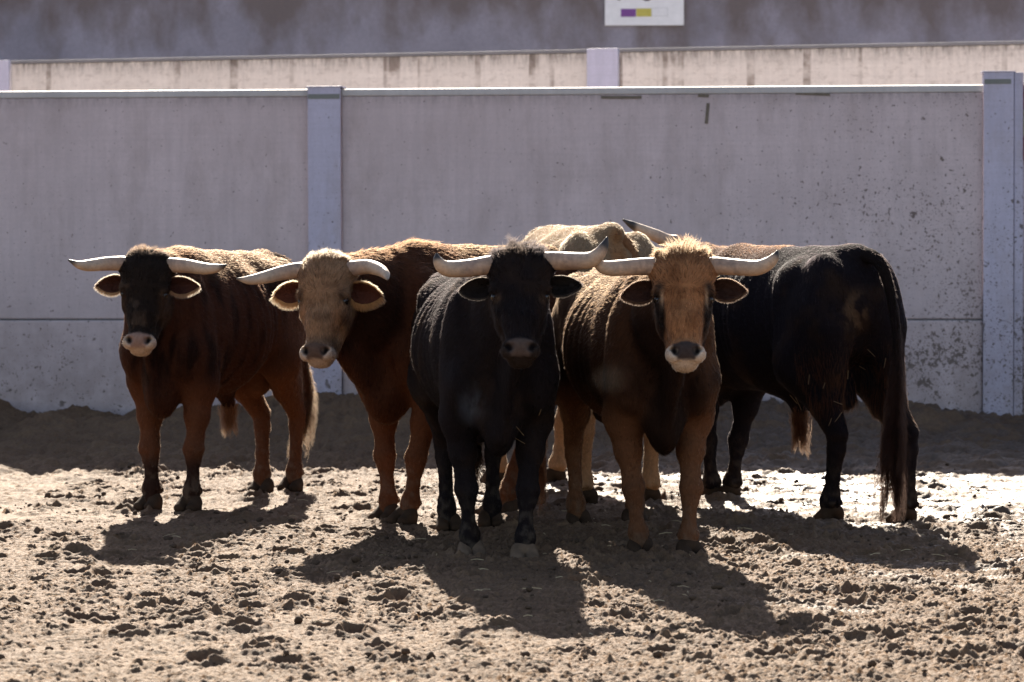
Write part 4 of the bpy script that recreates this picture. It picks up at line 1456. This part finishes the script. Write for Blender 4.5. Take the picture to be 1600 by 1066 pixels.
# ------------------------------------------------------------------ the herd
HERD = [
    dict(name="bull", category="bull", colour=col_a, scale=0.985, fat=0.90, pad=(0.30, 0.19, 0.145),
         label="brown bull with a dark head and pale muzzle, standing left of the tan-faced bull",
         feet=[(-1.68, 16.80), (-1.895, 16.90), (-1.235, 18.08), (-1.39, 17.95)], front=(-1.79, 16.85), hind=(-1.40, 18.03),
         poll=(-1.865, 16.42, 1.385), head_rot=(-3, 14, -2), head_scale=0.95, face_w=0.98, toes=[0, -12, 0, 0],
         horn_r=[(0.14, -0.085, -0.085), (0.22, -0.06, -0.092), (0.33, -0.01, -0.115), (0.40, 0.03, -0.119), (0.455, 0.05, -0.103)],
         horn_l=[(-0.14, -0.085, -0.085), (-0.22, -0.06, -0.095), (-0.30, -0.01, -0.118), (-0.345, 0.03, -0.125), (-0.40, 0.05, -0.105)],
         ear=dict(drop=-0.08, skew=0.4), tip=0.86, ear_in=(0.055, 0.020, 0.013), ear_out=(0.03, 0.018, 0.014), fringe_col=(0.45, 0.26, 0.13), ear_fringe=0.020,
         tuft=0.012, mane=0.010, mane_col=(0.34, 0.14, 0.06), hoof_pale=(0, 0, 0, 0),
         tail=[(-1.27, 18.28, 1.26), (-1.21, 18.31, 1.05), (-1.19, 18.30, 0.80), (-1.17, 18.26, 0.62), (-1.18, 18.24, 0.52)],
         tail_col=(0.06, 0.027, 0.014), switch_col=(0.13, 0.058, 0.028), switch=0.36, spread=0.14, tuft_len=0.13, tuft_col=(0.22, 0.09, 0.04)),
    dict(name="bull", category="bull", colour=col_b, scale=1.005, crest=1.25, pad=(0.12, 0.075, 0.055), fat=1.03,
         label="russet bull with a tan face and drooping horns, turning its head beside the black bull",
         feet=[(-0.53, 16.02), (-0.625, 16.20), (-0.03, 16.60), (0.12, 17.15)], front=(-0.56, 16.12), hind=(0.15, 17.08),
         poll=(-0.915, 15.55, 1.375), head_rot=(-15, 15, 1), head_scale=0.98, toes=[0, 0, 0, 0],
         horn_r=[(0.145, -0.085, -0.085), (0.225, -0.06, -0.085), (0.305, 0.0, -0.118), (0.352, 0.05, -0.155), (0.375, 0.09, -0.190)],
         horn_l=[(-0.145, -0.085, -0.090), (-0.225, -0.06, -0.110), (-0.30, -0.01, -0.145), (-0.36, 0.03, -0.165), (-0.415, 0.05, -0.163)],
         ear=dict(drop=-0.22, skew=-0.5, wid=0.052), tip=0.97, ear_in=(0.085, 0.026, 0.014), ear_out=(0.12, 0.045, 0.02), fringe_col=(0.60, 0.30, 0.11), ear_fringe=0.030,
         tuft=0.010, mane=0.032, mane_col=(0.15, 0.050, 0.018), hoof_pale=(0, 0, 0, 0), fur_len=0.019,
         tail=[(0.40, 17.35, 1.20), (0.42, 17.40, 0.95), (0.41, 17.40, 0.75), (0.40, 17.4, 0.6)],
         tail_col=(0.10, 0.04, 0.02), switch_col=(0.2, 0.08, 0.03), tail_hairs=900),
    dict(name="bull", category="bull", colour=col_c, scale=0.945, fat=1.07, pad=(0.095, 0.068, 0.055),
         label="black bull facing forward with upturned horn tips and pale front hooves",
         feet=[(0.050, 14.18), (-0.185, 14.34), (-0.11, 15.88), (-0.31, 15.69)], front=(-0.065, 14.28), hind=(-0.205, 15.76),
         poll=(0.035, 13.74, 1.422), head_rot=(0, 22, 0), head_scale=0.945, face_w=1.02, toes=[0, 0, 0, 0],
         horn_r=[(0.145, -0.085, -0.075), (0.225, -0.065, -0.084), (0.31, -0.02, -0.098), (0.352, 0.01, -0.082), (0.378, 0.03, -0.048), (0.392, 0.04, -0.010)],
         horn_l=[(-0.142, -0.085, -0.095), (-0.225, -0.06, -0.118), (-0.315, -0.01, -0.142), (-0.352, 0.02, -0.138), (-0.370, 0.04, -0.115), (-0.374, 0.05, -0.090)],
         tip=0.80, ear_in=(0.012, 0.009, 0.008), ear_out=(0.012, 0.010, 0.010), fringe_col=(0.06, 0.045, 0.035), ear_fringe=0.010,
         ear=dict(drop=-0.04, tilt=-0.1, skew=0.7, len=0.165), tuft=0.035, mane=0.010, hoof_pale=(1, 1, 0, 0), straws=[(806, 672, -50, .06), (815, 690, -30, .05), (755, 735, 75, .04), (842, 640, 70, .03)], hair_r=0.0006, horn_r0=1.05,
         tail=[(-0.235, 16.02, 1.22), (-0.20, 16.08, 1.0), (-0.185, 16.05, 0.75), (-0.18, 16.0, 0.55), (-0.18, 15.95, 0.45)],
         tail_col=(0.018, 0.012, 0.01), switch_col=(0.03, 0.018, 0.012), switch=0.26, spread=0.07, tail_hairs=1500, breech=0.02),
    dict(name="bull", category="bull", colour=col_d, scale=0.94, fat=1.03, pad=(0.060, 0.045, 0.040),
         label="brown bull with an orange shaggy forehead, dark cheeks and white ringed muzzle",
         feet=[(0.785, 14.33), (0.575, 14.45), (0.60, 15.95), (0.325, 15.90)], front=(0.660, 14.40), hind=(0.455, 15.86),
         poll=(0.735, 13.82, 1.412), head_rot=(0, 22, 0), head_scale=0.965, face_w=1.02, toes=[12, 0, 0, 0],
         horn_r=[(0.145, -0.085, -0.088), (0.22, -0.06, -0.103), (0.32, -0.01, -0.128), (0.372, 0.02, -0.118), (0.400, 0.04, -0.095), (0.412, 0.05, -0.070)],
         horn_l=[(-0.145, -0.085, -0.090), (-0.225, -0.06, -0.103), (-0.32, -0.01, -0.128), (-0.362, 0.02, -0.132), (-0.383, 0.04, -0.115), (-0.388, 0.05, -0.090)],
         ear=dict(drop=-0.13, skew=0.6, len=0.165), tip=0.82, ear_in=(0.040, 0.018, 0.012), ear_out=(0.035, 0.018, 0.012), fringe_col=(0.12, 0.06, 0.035), ear_fringe=0.014,
         tuft=0.030, mane=0.016, mane_col=(0.15, 0.065, 0.03), hoof_pale=(0, 0, 0, 0), fur_len=0.018,
         tail=[(0.46, 16.10, 1.22), (0.38, 16.22, 1.0), (0.23, 16.24, 0.75), (0.155, 16.18, 0.5), (0.145, 16.1, 0.34)],
         tail_col=(0.07, 0.03, 0.016), switch_col=(0.20, 0.07, 0.03), switch=0.30, spread=0.045, tail_hairs=1400),
    dict(name="bull", category="bull", colour=col_e, scale=1.01, crest=1.235, hump=-0.07, pad=(0.03, 0.02, 0.02), fat=0.93,
         label="black bull seen from behind, long tail hanging down, right end of the herd",
         feet=[(1.59, 16.03), (1.955, 15.92), (1.075, 17.32), (1.165, 17.30)][2:] + [(1.59, 16.03), (1.94, 15.92)],
         front=(1.13, 17.33), hind=(1.69, 16.04), poll=(0.94, 18.10, 1.415), head_rot=(212, 14, 4), detail=False,
         horn_r=[(0.14, -0.085, -0.01), (0.20, -0.05, 0.008), (0.27, 0.0, 0.025), (0.33, 0.03, 0.045), (0.385, 0.05, 0.068)],
         horn_l=[(-0.14, -0.085, -0.10), (-0.22, -0.06, -0.13), (-0.28, 0.0, -0.15), (-0.33, 0.05, -0.16), (-0.36, 0.08, -0.16)],
         tip=0.72, ear_in=(0.10, 0.06, 0.045), ear_out=(0.06, 0.04, 0.03), fringe_col=(0.2, 0.1, 0.05), head_scale=0.97,
         tuft=0.02, mane=0.018, mane_col=(0.11, 0.045, 0.02), hoof_pale=(0, 0, 0, 0), straws=[(1268, 592, 85, .05), (1290, 602, 70, .03), (1322, 588, 88, .045), (1363, 551, -45, .05), (1349, 573, -30, .035), (1308, 630, -20, .045), (1309, 655, 55, .06), (1300, 662, 70, .04), (1240, 640, 115, .07), (1232, 632, 130, .06), (1384, 570, 80, .05)], breech=0.045, breech_col=(0.09, 0.035, 0.018),
         tail=[(1.80, 15.83, 1.30), (1.855, 15.76, 1.12), (1.875, 15.72, 0.90), (1.865, 15.70, 0.68), (1.857, 15.69, 0.56)],
         tail_col=(0.014, 0.010, 0.009), switch_col=(0.030, 0.014, 0.010), switch=0.55, spread=0.16, tail_hairs=3000, locks=26, tuft_len=0.17, tuft_col=(0.13, 0.05, 0.025)),
    dict(name="bull", category="bull", colour=col_f, scale=1.09, hump=-0.08, pad=(0.1, 0.07, 0.05),
         label="cream bull mostly hidden behind the black bull, only its pale back and hind legs showing",
         feet=[(-0.10, 18.45), (0.24, 18.50), (0.385, 17.06), (0.72, 17.10)], hind=(0.52, 17.15), front=(0.20, 18.5),
         poll=(0.02, 19.05, 1.30), head_rot=(200, 15, 0), detail=False,
         horn_r=[(0.14, -0.085, -0.085), (0.20, -0.05, -0.09), (0.26, 0.0, -0.10), (0.29, 0.04, -0.09), (0.31, 0.06, -0.07)],
         horn_l=[(-0.14, -0.085, -0.085), (-0.20, -0.06, -0.090), (-0.25, 0.0, -0.10), (-0.28, 0.05, -0.09), (-0.30, 0.08, -0.07)],
         hoof_pale=(0, 0, 0, 0), fringe_col=(0.3, 0.2, 0.1), mane=0.01,
         tail=[(0.635, 17.02, 1.34), (0.675, 16.95, 1.15), (0.66, 16.93, 0.9), (0.64, 16.93, 0.7)],
         tail_col=(0.24, 0.11, 0.05), switch_col=(0.16, 0.07, 0.03), switch=0.25, spread=0.05, tail_hairs=1400),
]
for sp in HERD:
    FEET += sp['feet']

GX, GY, GH = build_ground()


def ground_z(x, y):
    return float(GH[np.clip(np.searchsorted(GX, x), 0, len(GX) - 1), np.clip(np.searchsorted(GY, y), 0, len(GY) - 1)])


# ------------------------------------------------------------------ walls
# near wall: its line runs from 23.8 m away at the left to 23.1 m at the right
WALL_YAW = -math.atan2(0.70, 1600 * 23.4 / F_PX)
Wd0 = np.array([0.0, 23.45, 0.0])
wdir = np.array([math.cos(WALL_YAW), math.sin(WALL_YAW), 0])


def wall_s(xp, o=Wd0, d=wdir):
    """distance along a wall line at which photo column xp crosses it"""
    m_ = (xp - 800.0) / F_PX
    return (m_ * o[1] - o[0]) / (d[0] - m_ * d[1])


def wall_thing(name, s0, origin, yaw, **kw):
    o = empty(name, (0, 0, 0), **kw)
    o.location = Vector(origin)
    o.rotation_euler = (0, 0, yaw)
    return o


s_post1, s_post2 = wall_s(484), wall_s(535)
s_post3, s_post4 = wall_s(1536), wall_s(1583)
s_post5 = wall_s(1598)
PANEL_TOP = 2.49
for nm, s0, s1, mt, lab in (("wall_panel", -14.0, s_post1, M_PANEL_L, "grey concrete corral wall section left of the lavender post, few mud marks"),
                            ("wall_panel", s_post2, s_post3, M_PANEL_R, "grey concrete corral wall section between the two lavender posts, brown tape on its top"),
                            ("wall_panel", s_post5, 16.0, M_PANEL_R, "grey concrete corral wall section right of the tall mud splashed post")):
    t = wall_thing(nm, 0, Wd0, WALL_YAW, label=lab, category="wall", group="concrete sections of the corral wall")
    add_box("lower_slab", (s0, -0.012, -0.3), (s1, 0.15, 0.800), mt, t, bevel=0.012)
    add_box("upper_slab", (s0, 0.0, 0.812), (s1, 0.15, PANEL_TOP - 0.055), mt, t, bevel=0.010)
    add_box("joint_filler", (s0, 0.02, 0.79), (s1, 0.13, 0.82), M_FARCAP, t, bevel=0)
    # rounded capping in two lips, so the light from behind catches it twice
    add_box("coping", (s0, -0.006, PANEL_TOP - 0.055), (s1, 0.155, PANEL_TOP - 0.010), M_COPING, t, bevel=0.010)
    add_wedge("coping_slope", (s0, -0.003, PANEL_TOP - 0.009), (s1, 0.150, PANEL_TOP + 0.0055), M_COPING, t)
    if mt is M_PANEL_R and s1 < 10:
        M_TAPE = mat_flat("brown_tape", (0.15, 0.12, 0.085), 0.5, 0.4)
        for (xa, ya, xb, yb, w) in ((940, 150.5, 1003, 151, 0.022), (1091, 148, 1108, 149, 0.022), (1107, 160, 1104, 192, 0.024), (1243, 145, 1297, 147.5, 0.020)):
            a_s, b_s = wall_s(xa), wall_s(xb)
            da = (Wd0 + wdir * a_s)[1]
            za, zb = CAM_H - (ya - HORIZON) * da / F_PX, CAM_H - (yb - HORIZON) * da / F_PX
            ln = math.hypot(b_s - a_s, zb - za)
            tp = add_box("tape", (0, -0.003, -w / 2), (ln, 0.0006, w / 2), M_TAPE, t, bevel=0)
            tp.location = (a_s, -0.001, za - 0.012)
            tp.rotation_euler = (0, -math.atan2(zb - za, b_s - a_s), 0)

M_BAND = mat_flat("faded_green_band", (0.20, 0.21, 0.19), 0.7)
for s0, s1, top, lab, mt in ((s_post1, s_post2, 2.50, "shorter lavender painted post behind the tan-faced bull", M_POST),
                             (s_post3, s_post4, 2.575, "tall mud splashed lavender post at the right edge of the wall", M_POST_R)):
    t = wall_thing("wall_post", 0, Wd0, WALL_YAW, label=lab, category="post", group="lavender posts of the corral wall")
    add_box("flange", (s0, -0.055, -0.3), (s1, -0.037, top), mt, t, bevel=0.003)
    add_box("web", (s0 + 0.06, -0.037, -0.3), (s1 - 0.06, 0.17, top), mt, t, bevel=0)
    add_box("back_flange", (s0, 0.17, -0.3), (s1, 0.188, top), mt, t, bevel=0.003)
    add_box("cap", (s0 - 0.012, -0.06, top), (s1 + 0.012, 0.195, top + 0.008), mt, t, bevel=0.002)
    add_box("painted_band", (s0 + 0.004, -0.058, top - 0.085), (s1 - 0.004 if top < 2.55 else s1 - 0.02, -0.0556, top - 0.050), M_BAND, t, bevel=0)
    if top > 2.55:
        add_box("side_rail", (s1 + 0.004, -0.035, -0.3), (s_post5, 0.15, top - 0.002), mt, t, bevel=0.004)
M_RED, M_YEL = mat_flat("red_paint", (0.42, 0.06, 0.05)), mat_flat("yellow_paint", (0.55, 0.46, 0.16))
t = wall_thing("striped_board", 0, Wd0, WALL_YAW, label="red and yellow striped board fixed right of the tall lavender post", category="board")
for k, (m_, z0, z1) in enumerate(((M_RED, 2.31, 2.50), (M_YEL, 2.12, 2.306), (M_RED, 1.95, 2.116))):
    add_box("stripe", (s_post5 + 0.004, -0.045, z0), (s_post5 + 0.60, -0.020, z1), m_, t, bevel=0.001)

# far wall, running at an angle behind it
FAR_YAW = -math.atan2(2.7, 8.75)
Fd0 = np.array([0.0, 27.6, 0.0])
fdir = np.array([math.cos(FAR_YAW), math.sin(FAR_YAW), 0])
def fs(xp):
    return wall_s(xp, Fd0, fdir)
FAR_TOP = 2.985
far_posts = [(fs(-28), fs(20)), (fs(920), fs(968)), (fs(1890), fs(1936))]
edges = [-9.0, far_posts[0][0], far_posts[0][1], far_posts[1][0], far_posts[1][1], far_posts[2][0]]
for k, (s0, s1, lab) in enumerate(((edges[0], edges[1], "pale cream wall section of the second wall beyond the photo's left edge"),
                                   (edges[2], edges[3], "pale cream second wall section with rust streaks, left of its white post"),
                                   (edges[4], edges[5], "pale cream second wall section with rust streaks, right of its white post"))):
    t = wall_thing("rendered_wall", 0, Fd0, FAR_YAW, label=lab, category="wall", group="cream sections of the second wall")
    add_box("wall_face", (s0, 0, -0.3), (s1, 0.16, FAR_TOP - 0.03), M_FAR, t, bevel=0.01)
    add_box("capping", (s0, -0.012, FAR_TOP - 0.03), (s1, 0.172, FAR_TOP), M_FARCAP, t, bevel=0.006)
M_FPOST = mat_plaster("pale_lavender_paint", (0.50, 0.50, 0.62), (0.45, 0.45, 0.56), rough=0.6)
for (s0, s1), lab in zip(far_posts, ("pale post of the second wall at the photo's left edge", "pale lavender post in the middle of the second cream wall",
                                     "pale post of the second wall beyond the right edge")):
    t = wall_thing("wall_post", 0, Fd0, FAR_YAW, label=lab, category="post", group="pale posts of the second wall")
    add_box("flange", (s0, -0.045, -0.3), (s1, -0.025, FAR_TOP + 0.004), M_FPOST, t, bevel=0.003)
    add_box("web", (s0 + 0.05, -0.025, -0.3), (s1 - 0.05, 0.18, FAR_TOP + 0.004), M_FPOST, t, bevel=0)

# the tall stained wall behind everything
t = wall_thing("boundary_wall", 0, (0, 34.0, 0), 0, label="tall stained grey concrete wall behind the cream wall, partly damp and brown", category="wall")
add_box("wall_face", (-16, 0, -0.3), (16, 0.3, 5.0), M_BACK, t, bevel=0.01)
add_box("capping", (-16, -0.03, 5.0), (16, 0.33, 5.06), M_FARCAP, t, bevel=0.01)
# its notice board
M_SIGN = mat_flat("sign_white", (0.74, 0.73, 0.77), 0.45, 0.12)
sx0, sx1 = (946 - 800) * 33.96 / F_PX, (1069 - 800) * 33.96 / F_PX
sz0 = CAM_H + (HORIZON - 41.5) * 33.96 / F_PX
t = wall_thing("sign", 0, (0, 33.96, 0), math.radians(0.0), label="white sign with purple and yellow bars high on the stained wall", category="sign")
add_box("sign_board", (sx0, 0, sz0), (sx1, 0.02, sz0 + 0.62), M_SIGN, t, bevel=0.002)
def sgn(xp):
    return (xp - 800) * 33.95 / F_PX
def sgz(yp):
    return CAM_H + (HORIZON - yp) * 33.95 / F_PX
add_box("colour_bar", (sgn(971), -0.003, sgz(28)), (sgn(994.5), -0.0005, sgz(15.5)), mat_flat("purple_print", (0.17, 0.045, 0.26)), t, bevel=0)
add_box("colour_bar", (sgn(995), -0.003, sgz(27.7)), (sgn(1018.5), -0.0005, sgz(15)), mat_flat("yellow_print", (0.50, 0.43, 0.08)), t, bevel=0)
M_LINE = mat_flat("grey_print", (0.45, 0.45, 0.48))
add_box("colour_bar", (sgn(1019), -0.0022, sgz(27.2)), (sgn(1044), -0.0005, sgz(14)), M_LINE, t, bevel=0)
add_box("colour_bar", (sgn(1019.5), -0.0034, sgz(26.7)), (sgn(1043.4), -0.0024, sgz(14.6)), M_SIGN, t, bevel=0)
M_INK = mat_flat("navy_print", (0.015, 0.013, 0.03))
for ch, xp, yb in (("P", 963, 2.4), ("6", 1000, 3.2)):
    fc = bpy.data.curves.new("lettering", 'FONT')
    fc.body = ch
    fc.size = 0.30
    fc.extrude = 0.001
    fc.materials.append(M_INK)
    fo = bpy.data.objects.new("lettering", fc)
    scene.collection.objects.link(fo)
    fo.parent = t
    bpy.context.view_layer.update()
    lm = bpy.data.meshes.new_from_object(fo.evaluated_get(bpy.context.evaluated_depsgraph_get()))
    bpy.data.objects.remove(fo)
    lo_ = bpy.data.objects.new("lettering", lm)
    scene.collection.objects.link(lo_)
    lo_.parent = t
    lo_.rotation_euler = (math.pi / 2, 0, 0)
    lo_.location = (sgn(xp), -0.0015, sgz(yb))

# ------------------------------------------------------------------ loose clods, stones and straw
def build_clods():
    r = np.random.default_rng(5)
    M_CLOD = mat_flat("clod_dirt", (0.10, 0.066, 0.043), 0.9, 0.45)
    # icosphere
    t_ = (1 + 5 ** 0.5) / 2
    iv = np.array([(-1, t_, 0), (1, t_, 0), (-1, -t_, 0), (1, -t_, 0), (0, -1, t_), (0, 1, t_), (0, -1, -t_), (0, 1, -t_), (t_, 0, -1), (t_, 0, 1), (-t_, 0, -1), (-t_, 0, 1)], float)
    iv /= np.linalg.norm(iv[0])
    fi = [(0, 11, 5), (0, 5, 1), (0, 1, 7), (0, 7, 10), (0, 10, 11), (1, 5, 9), (5, 11, 4), (11, 10, 2), (10, 7, 6), (7, 1, 8), (3, 9, 4), (3, 4, 2), (3, 2, 6), (3, 6, 8), (3, 8, 9), (4, 9, 5), (2, 4, 11), (6, 2, 10), (8, 6, 7), (9, 8, 1)]
    v = list(map(tuple, iv))
    f2 = []
    cache = {}
    def mid(a, b):
        k = (min(a, b), max(a, b))
        if k not in cache:
            m_ = (np.array(v[a]) + np.array(v[b])) / 2
            v.append(tuple(m_ / np.linalg.norm(m_)))
            cache[k] = len(v) - 1
        return cache[k]
    for a, b, c in fi:
        ab, bc, ca = mid(a, b), mid(b, c), mid(c, a)
        f2 += [(a, ab, ca), (b, bc, ab), (c, ca, bc), (ab, bc, ca)]
    iv, fi = np.array(v), np.array(f2)
    VV, FF, n = [], [], 0
    for k in range(6500):
        x, y = r.uniform(-2.7, 2.7), 10.3 + 9.5 * r.random()
        if vnoise(np.array([[x, y, 0.0]]), 1.3, 4)[0] + r.uniform(-1, 1) < -0.2:
            continue
        s = 0.003 + 0.016 * r.random() ** 7
        if any((x - a) ** 2 + (y - b) ** 2 < 0.012 for a, b in FEET):
            continue
        w = iv * (1 + 0.38 * (vnoise(iv + k * 3.7, 1.9, 8))[:, None]) * s * np.array([r.uniform(0.8, 1.4), r.uniform(0.8, 1.3), r.uniform(0.6, 1.0)])
        VV.append(w + np.array([x, y, ground_z(x, y) + s * 0.35]))
        FF.append(fi + n)
        n += len(iv)
    o = add_mesh("dirt_clods", np.concatenate(VV), np.concatenate(FF), M_CLOD, smooth=True)
    tag(o, kind="stuff", label="crumbled dirt clods scattered over the corral floor", category="dirt clods")


build_clods()


def build_straw():
    r = np.random.default_rng(15)
    M_STRAW = mat_flat("straw_dry", (0.42, 0.31, 0.16), 0.6, 0.3)
    VV, FF = [], []
    for k in range(260):
        x, y = r.uniform(-2.4, 2.6), 10.5 + 8.5 * r.random()
        a, ln, w = r.uniform(0, 6.28), r.uniform(0.02, 0.085), r.uniform(0.0010, 0.0020)
        d = np.array([math.cos(a), math.sin(a), r.uniform(-0.08, 0.16)])
        c = np.array([x, y, ground_z(x, y) + 0.007])
        sidev = np.array([-d[1], d[0], 0]) * w
        upv = np.array([0, 0, w])
        b = len(VV) * 6
        bend = np.array([0, 0, 0.004])
        pts = []
        for p_ in (c - d * ln / 2, c + bend, c + d * ln / 2):
            pts += [p_ + sidev, p_ - sidev + upv * 0.2, p_ + upv * 2]
        b = sum(len(q) for q in VV)
        VV.append(np.array(pts))
        for q in (0, 3):
            for i in range(3):
                j = (i + 1) % 3
                FF.append((b + q + i, b + q + j, b + q + 3 + j, b + q + 3 + i))
    o = add_mesh("straw", np.concatenate(VV), np.array(FF), M_STRAW, smooth=False)
    tag(o, kind="stuff", label="bits of dry straw scattered on the corral dirt", category="straw")


build_straw()

for k, sp in enumerate(HERD):
    make_bull(sp, k)


# ------------------------------------------------------------------ faint breath hanging in the cold air before the chests
def breath(c, r, dens):
    vv, ff = [], []
    for i in range(13):
        for j in range(24):
            th_, ph_ = math.pi * i / 12, 2 * math.pi * j / 24
            vv.append((c[0] + r[0] * math.sin(th_) * math.cos(ph_), c[1] + r[1] * math.sin(th_) * math.sin(ph_), c[2] + r[2] * math.cos(th_)))
    for i in range(12):
        for j in range(24):
            ff.append((i * 24 + j, (i + 1) * 24 + j, (i + 1) * 24 + (j + 1) % 24, i * 24 + (j + 1) % 24))
    m = bpy.data.materials.new("steam")
    m.use_nodes = True
    nt = m.node_tree
    nt.nodes.clear()
    out = N(nt, "ShaderNodeOutputMaterial")
    v = N(nt, "ShaderNodeVolumePrincipled")
    v.inputs["Color"].default_value = (0.9, 0.9, 0.9, 1)
    v.inputs["Anisotropy"].default_value = 0.3
    tc = N(nt, "ShaderNodeTexCoord").outputs["Object"]
    mp = mapping(nt, tc, (1 / r[0], 1 / r[1], 1 / r[2]))
    ln = N(nt, "ShaderNodeVectorMath", operation='LENGTH')
    nt.links.new(mp, ln.inputs[0])
    fall = math_n(nt, 'POWER', math_n(nt, 'SUBTRACT', 1.0, ln.outputs["Value"], clamp=True), 1.2)
    nz = noise_tex(nt, mapping(nt, tc, (1.0, 1.0, 0.6)), 14, 3, 0.6, 0.8)
    k = math_n(nt, 'MULTIPLY', fall, ramp(nt, nz.outputs[0], [(0.35, 0.0), (0.65, 1.0)]).outputs[0])
    nt.links.new(math_n(nt, 'MULTIPLY', k, dens), v.inputs["Density"])
    nt.links.new(v.outputs[0], out.inputs["Volume"])
    return add_mesh("breath_steam", vv, ff, m, None, origin=c)


for c_, r_, d_, lab in ((px(738, 632, 13.80), (0.085, 0.05, 0.12), 3.0, "faint breath steam before the black bull's chest"),
                        (px(955, 590, 13.75), (0.12, 0.05, 0.09), 0.18, "faint breath steam left of the orange-faced bull's chest")):
    tag(breath(c_, r_, d_), lab, "steam", kind="stuff")
